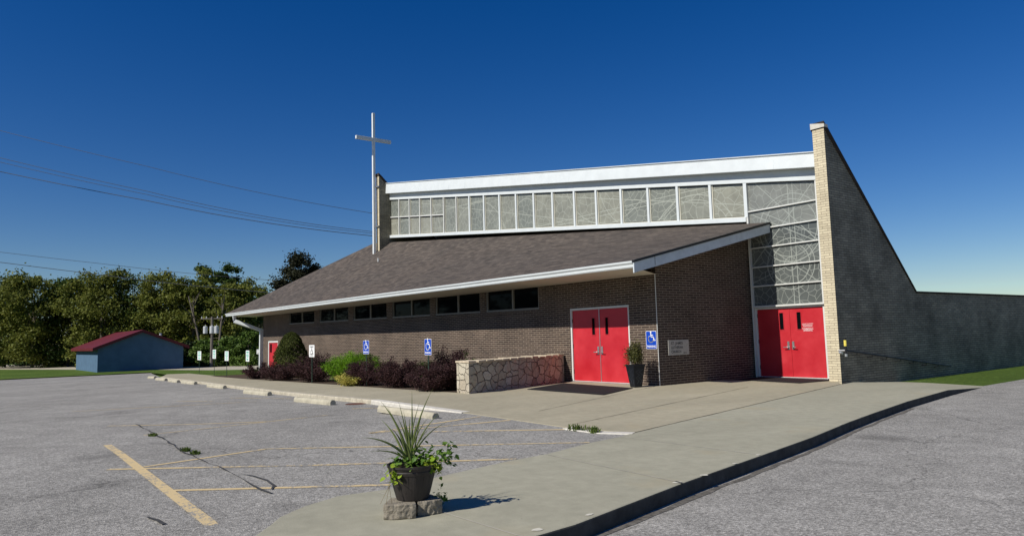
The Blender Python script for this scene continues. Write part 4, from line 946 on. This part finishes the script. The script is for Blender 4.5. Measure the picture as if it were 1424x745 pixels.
# camera-facing directions
vd = Vector((bc[0] - CAM[0], bc[1] - CAM[1], 0)).normalized(); rt = Vector((vd.y, -vd.x, 0))
base = Vector((8.03, -12.12, 0)) - rt * .10 + vd * .03
b1 = base - rt * .085 - vd * .0; b2 = base + rt * .128 + vd * .075
block((b1.x, b1.y, .002), math.atan2(rt.y, rt.x) - .05, .27, .24, .12, 'left split-face concrete block, its rough end towards the camera, under the barrel pot')
block((b2.x, b2.y, .002), math.atan2(rt.y, rt.x) + .28, .22, .22, .118, 'right split-face concrete block half hidden under the barrel pot')
pc = base + rt * .015 + vd * .07
pt = empty('barrel_pot', (pc.x, pc.y, .123), 'dark half-barrel pot with spiky grass and lime leaves standing on two concrete blocks', 'plant pot', None, math.atan2(rt.y, rt.x))
q = MB(); prof = [(.0, .0), (.135, .0), (.14, .01), (.165, .10), (.192, .21), (.197, .215), (.203, .24), (.200, .245), (.208, .268), (.216, .272), (.218, .29), (.205, .29), (.2, .26), (0.0, .255)]
q.lathe(prof, 40); q.build('barrel', M['barrel'], pt, smooth=False)
q = MB()
for k in range(18):                # stave grooves
    a = 2 * math.pi * k / 18
    q.tube([(.139 * math.cos(a), .139 * math.sin(a), .015), (.1915 * math.cos(a), .1915 * math.sin(a), .205)], .0022, 4)
q.build('stave_grooves', M['black'], pt)
q = MB(); q.lathe([(.0, .262), (.198, .262), (.19, .268), (0, .275)], 24); q.build('soil', M['soil'], pt)
# spiky grass blades: tips measured as (right, up) offsets in metres from the pot centre
def blade(mb, tip, w, droop=.0, root=(0, 0, .26), dy=0.):
    r0 = Vector(root); T = Vector((tip[0], dy, tip[1])); n = 10; L = []
    mid = r0 + (T - r0) * .5 + Vector((-(T.x - r0.x) * .18, 0, abs(T.x - r0.x) * .22 + droop))
    for i in range(n + 1):
        t = i / n; p = r0 * (1 - t) ** 2 + mid * 2 * t * (1 - t) + T * t * t; tg = ((mid - r0) * 2 * (1 - t) + (T - mid) * 2 * t).normalized()
        side = tg.cross(Vector((.2, -1, .1))).normalized(); ww = w * (.35 + 1.0 * math.sin(math.pi * min(1, t * .75 + .22))) * (1 - t ** 3) * .5 + .0006
        L += [p - side * ww, p + Vector((0, -ww * .5, 0)), p + side * ww]
    mb.add(L, [(3 * i + k, 3 * i + 3 + k, 3 * i + 4 + k, 3 * i + 1 + k) for i in range(n) for k in (0, 1)])
sc = 1 / 158.   # metres per picture pixel at the pot
px0, py0 = 573., 690.
tips = [(531, 560, .016), (530, 586, .014), (507, 603, .016), (518, 624, .011), (573.5, 549, .013), (602, 545, .012), (621, 592, .010), (590, 612, .010), (562, 575, .014), (553, 580, .013), (566, 600, .015), (580, 588, .012),
        (545, 600, .014), (584, 565, .010), (594, 582, .010), (556, 560, .010), (540, 570, .012), (570, 583, .018), (576, 604, .016), (588, 575, .009), (598, 600, .009), (535, 640, .01), (563, 612, .018), (612, 575, .009), (548, 622, .012), (566, 592, .017)]
q = MB()
for i, (x, y, w) in enumerate(tips): blade(q, ((x - px0) * sc * 1.0, (py0 - y) * sc), w, droop=.02, root=(random.uniform(-.035, .02) - .015, random.uniform(-.03, .03), .262), dy=random.uniform(-.2, .2))
q.build('spiky_grass', M['lf_spike'], pt)
q = MB()
for x, y in ((537, 700), (531, 690), (549, 725), (538, 655)):
    tp = Vector(((x - px0) * sc, -.16, max(-.13, (py0 - y) * sc))); q.tube([(-.08, -.05, .27), (-.15, -.15, .31), (-.19, -.19, .15), tp], [.003, .0025, .002, .0012], 4)
q.build('dry_stems', M['drygrass'], pt)
def heart_leaves(name, pts, size, mat):
    mb = MB()
    for c, s in pts:
        s *= size; R_ = (Quaternion((0, 0, 1), random.uniform(0, 6.28)) @ Quaternion((1, 0, 0), random.uniform(-1.0, .9)) @ Quaternion((0, 1, 0), random.uniform(-.6, .6)))
        sh = [(0, 0, 0), (.35, .12, .06), (.5, .45, .05), (.28, .8, 0), (0, 1.12, -.12), (-.28, .8, 0), (-.5, .45, .05), (-.35, .12, .06)]
        V = [Vector(c) + R_ @ (Vector(p) * s) for p in sh] + [Vector(c) + R_ @ (Vector((0, .5, -.06)) * s)]
        mb.add(V, [(8, k, (k + 1) % 8) for k in range(8)])
    return mb.build(name, mat, pt)
def cloud(cx, cz, rx, rz, n, dy=0., ry=.06): return [((cx + random.gauss(0, rx), dy + random.gauss(0, ry), cz + random.gauss(0, rz)), random.uniform(.6, 1.3)) for _ in range(n)]
heart_leaves('lime_vine', cloud(-.145, .24, .03, .04, 40, -.13, .03) + cloud(.145, .27, .05, .035, 70, -.07, .05) + cloud(.20, .27, .035, .03, 26, -.05, .04), .042, M['lf_potlime'])
heart_leaves('leafy_vine', cloud(.08, .34, .05, .045, 80, .0, .07) + cloud(-.03, .32, .055, .035, 70, .0, .08) + cloud(.29, .36, .035, .045, 48, -.02, .04) + cloud(.33, .32, .02, .05, 16, -.02, .03) + cloud(.17, .33, .04, .03, 24, 0, .05) + cloud(-.13, .30, .03, .01, 12, .04, .05), .042, M['lf_potgreen'])
q = MB(); q.tube([(.1, 0, .27), (.2, -.01, .31), (.28, -.02, .33), (.31, -.02, .42)], [.004, .0035, .003, .002], 5); q.tube([(.1, 0, .27), (.24, -.03, .29), (.33, -.02, .33)], [.004, .003, .002], 5); q.build('vine_stems', M['lf_potgreen'], pt)
wp = pc + rt * .22 + vd * .08
P, nd = bush_pts((wp.x, wp.y, .09), (.07, .07, .08), 90, 8, .6)
tag(leaves_mesh('weed', P, .035, M['lf_potgreen'], None, .3, .6, loc=(wp.x, wp.y, 0)), 'small green weed growing behind the blocks of the barrel pot', 'weed')

# ------------------------------------------------------------------ handrail on the dark side wall
hr = empty('handrail', (3.3, 5, 0), 'black handrail with yellow taped end post on the dark brick side wall', 'handrail')
a = PX(1180, 487.5, 3.36); b = PX(1217, 493, 3.36); d = (b - a) / np.linalg.norm(b - a)
e = a + d * 6.5
q = MB(); q.tube([tuple(a - d * .1), tuple(a), tuple(e)], .022, 8); link_at(q.build('rail', M['black'], None), hr)
for k in range(7):
    p = a + d * (.45 + .85 * k); q = MB(); q.tube([(p[0], p[1], p[2] - .015), (p[0], p[1], p[2] - .07), (3.222, p[1], p[2] - .09)], .011, 6); link_at(q.build('bracket', M['black'], None), hr)
p = PX(1176.5, 493, 3.40); t = PX(1177, 470.5, 3.40)
q = MB(); q.tube([(3.40, p[1], 0.72), (3.40, p[1], 1.18)], .035, 10); link_at(q.build('end_post', M['black'], None), hr)
q = MB(); q.tube([(3.40, p[1], .97), (3.40, p[1], 1.13)], .037, 10); link_at(q.build('yellow_tape', M['yellowtape'], None), hr)
q = MB(); q.tube([(3.40, p[1], .69), (3.40, p[1], .76)], .038, 10); q.tube([(3.225, p[1] - .03, .85), (3.40, p[1] - .03, .85)], .03, 8); q.tube([(3.225, p[1], .80), (3.30, p[1], .80)], .05, 10); link_at(q.build('clamp', M['alu'], None), hr)

# ------------------------------------------------------------------ shrubs
def shrub(name, cx, cy, rx, ry, h, mat, label, n, leaf, cat='shrub', group=None, stems=26, wild=.25, z0=None):
    z0 = G(cx) if z0 is None else z0
    cy -= .22
    root = empty(name, (cx, cy, z0), label, cat, group)
    st_ = MB(); PP = []
    for k in range(stems):
        a = random.uniform(0, 6.28); rr = math.sqrt(random.uniform(.02, 1)); ex, ey = rx * rr * math.cos(a), ry * rr * math.sin(a)
        top = h * (1 - .45 * rr ** 2.2) * random.uniform(.82, 1 + wild)
        pts = [Vector((ex * .15, ey * .15, 0)), Vector((ex * .6, ey * .6, top * .5)), Vector((ex * 1.05, ey * 1.05, top))]
        st_.tube(pts, [.014, .009, .003], 4)
        m_ = n // stems
        t = RNG.uniform(.12, 1, m_) ** .8
        c = np.array([pts[0].lerp(pts[1], min(1, u * 2)) if u < .5 else pts[1].lerp(pts[2], u * 2 - 1) for u in t])
        PP.append(c + RNG.normal(size=(m_, 3)) * np.array([rx, ry, h * .5])[None] * (.17 - .09 * t)[:, None])
    PP = np.concatenate(PP); PP[:, 2] = np.maximum(PP[:, 2], .02)
    st_.build('stems', M['twig'], root)
    leaves_mesh('foliage', PP, leaf, mat, root, .25, .6)
    return root
def bpos(x, y): return PY(x, 520, y)[0]
gb = 'burgundy shrubs in the planting bed'
BB = [(352, 385, -3.45, .5, 'B'), ]
def sh(pxl, pxr, ytop, Yv, ry, **k):
    x0, x1 = PY(pxl, 520, Yv)[0], PY(pxr, 520, Yv)[0]; cx = (x0 + x1) / 2; top = PY((pxl + pxr) / 2, ytop, Yv)[2]
    c_ = PY((pxl + pxr) / 2, 520, Yv); r_ = (pxr - pxl) / 2 * float((c_ - CAM) @ (_M @ _f)) / F; cx = c_[0]; ry = min(ry * 1.1, r_ * 1.15)
    return shrub(k.pop('name', 'burgundy_shrub'), cx, Yv, max(r_ * 1.25, min(abs(x1 - x0) / 2 * .85, r_ * 1.9)), ry, (top - G(cx)) * .9, k.pop('mat', M['lf_barberry']), k.pop('label'), int(k.pop('n', 7000) * 1.35), k.pop('leaf', .055), **k)
sh(350, 386, 505, -3.2, .8, label='leftmost burgundy shrub, at the hedge end beside the nearest green and white sign', group=gb, n=7000)
sh(374, 422, 503, -3.6, .8, label='burgundy shrub growing at the foot of the cone-shaped evergreen', group=gb, n=7000)
sh(419, 474, 492, -3.5, .9, label='tall burgundy shrub between the white wheelchair sign and the bright green shrub', group=gb, n=9000, stems=40)
sh(493, 545, 499, -3.9, .85, label='broad burgundy shrub left of the post with the nearer blue sign, above the yellow plant', group=gb, n=12000, leaf=.045, stems=40)
sh(535, 592, 497, -4.0, .85, label='burgundy shrub directly left of the nearer blue sign post', group=gb, n=12000, leaf=.045, stems=40)
sh(580, 636, 505, -4.5, .7, label='low burgundy shrub between the nearer blue sign and the stone wall', group=gb, n=10000, leaf=.04, stems=36)
sh(607, 668, 488, -3.9, .95, label='tall burgundy shrub with wild shoots behind the end of the stone wall', group=gb, n=14000, leaf=.04, stems=46, wild=.4)
sh(464, 528, 483, -2.9, .9, name='bright_green_shrub', mat=M['lf_lime'], label='bright lime green rounded shrub in the middle of the bed', n=15000, leaf=.05, wild=.05, stems=50)
sh(500, 541, 485, -2.3, .9, name='olive_green_shrub', mat=M['lf_vine'], label='darker green shrub just right of the bright lime green one', n=9000, leaf=.05, wild=.12)
sh(575, 625, 500, -2.4, .7, name='dark_green_shrub', mat=M['lf_green'], label='low dark green shrub tucked behind the burgundy ones by the brick wall', n=6000, leaf=.05, wild=.1)
sh(474, 514, 516, -4.3, .45, name='yellow_shrub', mat=M['lf_yellow'], label='small yellow variegated plant at the edge of the walk', n=3500, leaf=.06, wild=.1)
sh(645, 668, 481, -2.6, .3, name='green_sapling', mat=M['lf_green'], label='thin green sapling poking out of the burgundy shrub by the stone wall', n=500, leaf=.07, wild=.3, stems=6)
# cone-shaped evergreen
x0, x1 = PY(383, 520, -2.3)[0], PY(425, 520, -2.3)[0]; cx = (x0 + x1) / 2; top = PY(405, 461.5, -2.3)[2]; z0 = G(cx); hh = top - z0; c_ = PY(405, 520, -2.3); R0 = 22 * float((c_ - CAM) @ (_M @ _f)) / F; cx = c_[0]
cn = empty('cone_evergreen', (cx, -2.3, z0), 'dense dark green cone-shaped evergreen before the far red door', 'conifer')
n = 26000; t = RNG.uniform(0, 1, n) ** .8; a = RNG.uniform(0, 6.283, n)
prof = lambda t: np.interp(t, [0, .15, .4, .7, .88, .97, 1], [.75, .98, 1.0, .80, .5, .25, .05])
lump = 1 + .16 * np.sin(a * 5 + t * 19) * np.cos(t * 33 + a * 3) + .05 * np.sin(a * 11 + t * 50)
rr = prof(t) * R0 * lump * (1 - np.abs(RNG.normal(size=n)) * .09)
P = np.stack([rr * np.cos(a), rr * np.sin(a), t * hh], 1); nd = np.stack([np.cos(a), np.sin(a), np.full(n, .4)], 1)
leaves_mesh('foliage', P, .07, M['lf_spruce'], cn, .1, .45, nd * .8)
q = MB(); q.tube([(0, 0, 0), (0, 0, hh * .9)], [.08, .02], 8); q.build('trunk', M['barkdark'], cn)

# ------------------------------------------------------------------ far trees
def tree(name, x, y, z0, h, rw, mat, label, clumps=100, n=17000, leaf=.32, cat='tree', group=None, crown0=.12, trunk_r=.22, tall=1., lean=0, forks=9, barkm=None, env=(.75, .95, 1, .72, .22)):
    root = empty(name, (x, y, z0), label, cat, group)
    ph = RNG.uniform(0, 6.28, 6)
    zc = crown0 + (1 - crown0) * RNG.uniform(0, 1, clumps) ** .85
    tt = (zc - crown0) / (1 - crown0)
    env = np.interp(tt, [0, .2, .55, .8, 1], env)
    a = RNG.uniform(0, 6.283, clumps); rr = np.sqrt(RNG.uniform(.05, 1, clumps)) * env * rw * (1 + .22 * np.sin(a * 3 + ph[0] + tt * 5) + .12 * np.sin(a * 7 + ph[1]))
    C = np.stack([rr * np.cos(a), rr * np.sin(a), h * (zc - .06 + .07 * np.sin(a * 2 + ph[2]))], 1)
    rad_ = RNG.uniform(.13, .27, clumps) * rw
    idx = RNG.integers(0, clumps, n); v = RNG.normal(size=(n, 3)) * .6
    P = C[idx] + v * rad_[idx][:, None] * np.array([1, 1, .7]); P[:, 2] = np.maximum(P[:, 2], .2)
    nd = v / (np.linalg.norm(v, axis=1)[:, None] + 1e-6)
    leaves_mesh('crown', P, leaf, mat, root, .3, .7, nd * .8)
    tm = MB(); tm.tube([(0, 0, -.3), (.1, 0, h * .3), (lean * h * .1 + .0, 0, h * .6), (lean * h * .15, 0, h * .85)], [trunk_r, trunk_r * .8, trunk_r * .5, trunk_r * .15], 8)
    for k in range(forks):
        c = C[k % clumps]; s_ = h * random.uniform(.12, .5); tm.tube([(0, 0, s_), (c[0] * .4, c[1] * .4, s_ + (c[2] - s_) * .5), tuple(c)], [trunk_r * .45, trunk_r * .28, trunk_r * .08], 6)
    tm.build('trunk', barkm or M['bark'], root)
    return root
gt = 'trees beyond the road'
def T(px_, ytop, wpx, dist, mat, label, name='broadleaf_tree', **k):
    b = depth(px_, 500, dist); tp = depth(px_, ytop, dist); z0 = -1.0
    return tree(name, b[0], b[1], z0, tp[2] - z0, wpx * 1.22 / 2 * dist / F, mat, label, group=gt, env=(.85, 1, 1.05, .9, .5), **k)
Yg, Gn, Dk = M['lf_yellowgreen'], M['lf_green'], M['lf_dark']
T(222, 381, 74, 92, Yg, 'yellowish green tree standing over the blue building')
T(268, 380, 60, 90, Yg, 'yellow green tree left of the pale slanted trunk, mid row')
T(281, 371, 34, 96, Gn, 'darker green treetop rising between the two yellow green trees')
T(330, 388, 66, 88, Yg, 'yellow green tree over the utility pole', forks=14)
T(322, 370, 44, 97, Gn, 'dark green tree with ragged top, highest behind the utility pole')
T(357, 400, 46, 104, Gn, 'lower green tree just left of the church roof edge', n=6000)
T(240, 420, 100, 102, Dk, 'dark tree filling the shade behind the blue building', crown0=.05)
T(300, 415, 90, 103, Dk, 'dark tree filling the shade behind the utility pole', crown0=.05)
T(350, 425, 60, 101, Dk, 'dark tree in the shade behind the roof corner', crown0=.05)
T(185, 383, 80, 95, Gn, 'green tree at the left over the blue building, before the yellowish one', n=8000)
T(140, 376, 80, 92, Yg, 'yellow green tree, third from the left end of the row')
T(95, 388, 70, 95, Gn, 'mid green tree, second from the left end of the row')
T(45, 380, 80, 93, Yg, 'yellow green tree nearest the left end of the row')
T(-10, 384, 80, 95, Gn, 'green tree at the very left end of the row')
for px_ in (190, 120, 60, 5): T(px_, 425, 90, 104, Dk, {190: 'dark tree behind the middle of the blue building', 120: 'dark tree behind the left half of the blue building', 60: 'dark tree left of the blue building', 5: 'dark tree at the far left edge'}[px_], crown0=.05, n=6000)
# pale slanted bare trunks
for px_, pt_, lab in ((284, 262, 'pale slanted bare trunk left of the utility pole'), (302, 312, 'thin pale bare trunk right of the utility pole')):
    a = depth(px_, 505, 84); b = depth(pt_, 420, 84); r_ = empty('bare_tree', (a[0], a[1], -1), lab, 'tree'); q = MB(); q.tube([(0, 0, 0), tuple((b - a) * .5 + np.array([0, 0, .9])), tuple(b - a + np.array([0, 0, 1.]))], [.16, .12, .06], 7); q.build('trunk', M['bark'], r_)
    q = MB(); m0 = (b - a) * .5 + np.array([0, 0, .9])
    for k in range(6): q.tube([tuple(m0 * (1 + k * .12)), tuple(m0 * (1 + k * .12) + RNG.normal(size=3) * np.array([1.2, 1.2, .3]) + np.array([0, 0, 1.6]))], [.06, .02], 5)
    q.build('branches', M['bark'], r_)
# vine-covered shrubs along the road
gv = 'leafy shrubs along the far side of the road'
for px_, yt, wp_, dist, mt, lab in [(228, 470, 50, 96, Dk, 'dark shrub behind the blue shed'), (262, 478, 34, 82, Dk, 'low dark shrub directly right of the blue building'), (285, 474, 40, 80, M['lf_vine'], 'bright leafy shrub under the transformers'), (318, 470, 40, 79, M['lf_vine'], 'bright leafy shrub right of the utility pole, behind the signs'), (345, 462, 44, 78, M['lf_vine'], 'tallest bright leafy shrub, left of the downspout'), (300, 490, 30, 78, Gn, 'lowest green shrub behind the second sign'), (372, 464, 30, 80, M['lf_vine'], 'leafy shrub seen through the gap behind the downspout')]:
    b = depth(px_, 500, dist); tp = depth(px_, yt, dist); tree('roadside_shrub', b[0], b[1], -1., tp[2] + 1, wp_ / 2 * dist / F * 1.15, mt, lab, n=9000, leaf=.22, cat='shrub', group=gv, crown0=.0, trunk_r=.08, forks=5)
# magnolia behind the roof
b = depth(417, 500, 62); tp = depth(417, 352, 62); tree('magnolia_tree', b[0], b[1], -.9, tp[2] + .6, 2.75, M['lf_magnolia'], 'dark glossy magnolia rising behind the church roof', clumps=110, n=34000, leaf=.19, crown0=.25, env=(.9, 1.1, 1.15, 1.0, .62), barkm=M['barkdark'])
# trees to the right, beyond the side wall, and a row across the lot behind the photographer (seen only in window glass)
gr = 'trees beyond the right end of the church'
for i, (px_, yt, wp_, dist, mt, lab) in enumerate([(1300, 440, 110, 70, Gn, 'green tree directly right of the sloping dark wall'), (1375, 425, 110, 75, Yg, 'yellow green tree between the two at the right'), (1440, 432, 100, 72, Gn, 'green tree at the right edge')]):
    b = depth(px_, 480, dist); tp = depth(px_, yt, dist); tree('broadleaf_tree', b[0], b[1], -.2, tp[2] + .2, wp_ / 2 * dist / F, mt, lab, group=gr, n=7000, crown0=.1)
go = 'trees across the parking lot'
for i, (x, y, h) in enumerate([(-46, -48, 9), (-56, -40, 8), (-64, -52, 10), (-40, -62, 9), (-76, -44, 9), (-88, -54, 10)] + [(-92 - 11 * k, -36 + (k % 3) * 2.5, 12 + (k % 2) * 2) for k in range(9)] + [(-78, -42, 12), (-70, -60, 11)]):
    tree('broadleaf_tree', x, y, -1, h, 4.6, Dk, 'dark green tree far across the parking lot', n=3500, group=go, leaf=.5, crown0=.05)

# ------------------------------------------------------------------ blue building
bA = PG(254.5, 508); 
dd = 74.; bR = depth(254.5, 508, dd); tR = depth(254.5, 481.5, dd); eR = depth(254.5, 478, dd)
bb = empty('blue_building', (bR[0], bR[1], -1), 'low blue painted building with sloping maroon roof edge across the road', 'building')
R3 = Vector((bR[0], bR[1], 0)); vR = (R3 - Vector((CAM[0], CAM[1], 0))).normalized()
back_ = Matrix.Rotation(rad(14), 3, 'Z') @ vR; bk = Matrix.Rotation(rad(90), 3, 'Z') @ back_; L3 = R3 + bk * 17
v2 = ray(207, 465); nrm = np.array(tuple(back_)); t_ = ((np.array(tuple(R3)) - CAM) @ nrm) / (v2 @ nrm); tM = CAM + v2 * t_
zR = tR[2]; slope_ = (tM[2] - tR[2]) / (Vector((tM[0], tM[1], 0)) - R3).length
ridge = (Vector((tM[0], tM[1], 0)) - R3).length * 1.18; Lw = ridge * 2.0; L3 = R3 + bk * Lw
def bp(s, z, d=0): p = R3 + bk * s + back_ * d; return (p.x, p.y, z)
q = MB(); q.prism([bp(0, -1.2), bp(Lw, -1.2), bp(Lw, zR + slope_ * (2 * ridge - Lw)), bp(ridge, zR + slope_ * ridge), bp(0, zR)], tuple(back_ * 14)); link_at(q.build('wall', M['bluewall'], None), bb)
q = MB()
for s0_, s1_, z0_, z1_ in ((-.5, ridge, zR - .5 * slope_, zR + slope_ * ridge), (ridge, Lw + .5, zR + slope_ * ridge, zR + slope_ * (2 * ridge - Lw - .5))):
    q.hexa([bp(s0_, z0_ + .005, -.4), bp(s1_, z1_ + .005, -.4), bp(s1_, z1_ + .005, 14.4), bp(s0_, z0_ + .005, 14.4)], [bp(s0_, z0_ + .28, -.4), bp(s1_, z1_ + .28, -.4), bp(s1_, z1_ + .28, 14.4), bp(s0_, z0_ + .28, 14.4)])
ro = link_at(q.build('roof', M['maroon'], None), bb)
q = MB(); p = Vector(bp(2.0, zR + 1.1, 1.)); q.tube([p - Vector((0, 0, .9)), p + Vector((0, 0, .35))], .12, 8); vp = q.build('vent_pipe', M['transf'], None); link_at(vp, bb)

# ------------------------------------------------------------------ utility pole and wires
up = depth(294, 500, 76); tp = depth(295.5, 440, 76)
u = empty('utility_pole', (up[0], up[1], -1), 'wooden utility pole with three grey transformers in front of the trees', 'utility pole')
rr_ = Vector((math.sin(_A), -math.cos(_A), 0)); rr_ = Vector(tuple(_M @ _r)); vv_ = Vector(tuple(_M @ _f)); vv_.z = 0; vv_.normalize()
q = MB(); q.tube([(0, 0, -.5), (0.05, 0, tp[2] + 1.)], [.17, .12], 10); q.build('pole', M['woodpole'], u)
q = MB(); zc_ = tp[2] + .7; q.tube([tuple(rr_ * -1.2 + Vector((0, 0, zc_ + .1))), tuple(rr_ * 1.2 + Vector((0, 0, zc_ + .1)))], .07, 4); q.build('crossarm', M['woodpole'], u)
for s in (-1.1, -.6, .6, 1.1):
    q = MB(); c = rr_ * s + Vector((0, 0, zc_ + .15)); q.tube([c, c + Vector((0, 0, .2))], [.06, .04], 8); q.build('insulator', M['transf'], u)
t0 = depth(294, 453, 76)[2] + 1; t1 = depth(294, 463.5, 76)[2] + 1
for s in (-.58, .12, .62):
    q = MB(); c = rr_ * s - vv_ * .28; q.lathe([(.02, t1), (.2, t1), (.22, t1 + .03), (.22, t0 - .1), (.2, t0 - .03), (.05, t0)], 16, (c.x, c.y)); q.tube([(c.x, c.y, t0 - .02), (c.x, c.y, t0 + .15)], .03, 6); q.build('transformer', M['transf'], u, smooth=False)
def wire(x0, y0, x1, y1, dist, sag, label, r=.02, d1=None):
    a = Vector(tuple(depth(x0, y0, dist))); b = Vector(tuple(depth(x1, y1, d1 or dist))); L = []
    ex = (b - a); a2 = a - ex * (1.6 if d1 is None and dist >= 70 else .9); b2 = b + ex * .25
    for i in range(25):
        t = i / 24; p = a2.lerp(b2, t); tt = (t - (.9 / 2.15)) * 2.15; p.z -= sag * 4 * tt * (1 - tt) * (1 if 0 <= tt <= 1 else .4); L.append(p)
    q = MB(); q.tube(L, r, 5); return tag(q.build('power_line', M['wire'], loc=tuple(a)), label, 'power line', 'power lines across the sky')
wire(207, 232, 515, 296, 60, .25, 'highest single power line crossing the sky left of the cross')
wire(207, 266.5, 518, 322, 60, .35, 'upper line of the middle bundle left of the cross', .022)
wire(207, 271, 518, 324.5, 60.5, .35, 'middle line of the middle bundle left of the cross', .02)
wire(207, 279.5, 515, 327.5, 61, .3, 'lowest line of the middle bundle left of the cross', .03)
wire(207, 373, 375, 389.5, 70, .1, 'power line just above the treetops')
wire(207, 389, 375, 407, 70, .1, 'power line crossing in front of the treetops', .03)

# ------------------------------------------------------------------ light, sky, camera
EL = 40.
sd = Vector((.012, 1, -math.tan(rad(EL)))).normalized()
sun = bpy.data.lights.new('sun', 'SUN'); sun.energy = 5.0; sun.angle = rad(.53); sun.color = (1, .955, .88)
so = bpy.data.objects.new('sun', sun); COL.objects.link(so); so.rotation_euler = sd.to_track_quat('-Z', 'Y').to_euler()
w = bpy.data.worlds.new('World'); S.world = w; w.use_nodes = True; nt = w.node_tree; nt.nodes.clear()
sk = nt.nodes.new('ShaderNodeTexSky'); sk.sky_type = 'NISHITA'; sk.sun_disc = False; sk.sun_elevation = rad(EL); sk.sun_rotation = math.pi
sk.altitude = 300; sk.air_density = 1.0; sk.dust_density = .1; sk.ozone_density = 4.0
bg = nt.nodes.new('ShaderNodeBackground'); bg.inputs[1].default_value = .05
wo = nt.nodes.new('ShaderNodeOutputWorld'); hs = nt.nodes.new('ShaderNodeHueSaturation'); hs.inputs['Saturation'].default_value = 1.38; hs.inputs['Hue'].default_value = .515; hs.inputs['Value'].default_value = 1.48
nt.links.new(sk.outputs[0], hs.inputs['Color']); nt.links.new(hs.outputs[0], bg.inputs[0]); nt.links.new(bg.outputs[0], wo.inputs[0])
cd = bpy.data.cameras.new('camera'); cam = bpy.data.objects.new('camera', cd); COL.objects.link(cam); S.camera = cam
R_ = _c * _r + _s * _d; D_ = -_s * _r + _c * _d
R_, D_, F_ = _M @ R_, _M @ D_, _M @ _f
cam.matrix_world = Matrix(((R_[0], -D_[0], -F_[0], CAM[0]), (R_[1], -D_[1], -F_[1], CAM[1]), (R_[2], -D_[2], -F_[2], CAM[2]), (0, 0, 0, 1)))
cd.sensor_width = 36; cd.lens = F / 1424 * 36; cd.clip_start = .1; cd.clip_end = 3000
S.render.engine = 'CYCLES'; S.render.resolution_x = 1024; S.render.resolution_y = 535
S.view_settings.view_transform = 'Standard'; S.view_settings.look = 'None'; S.view_settings.exposure = 0.0; S.view_settings.gamma = 1
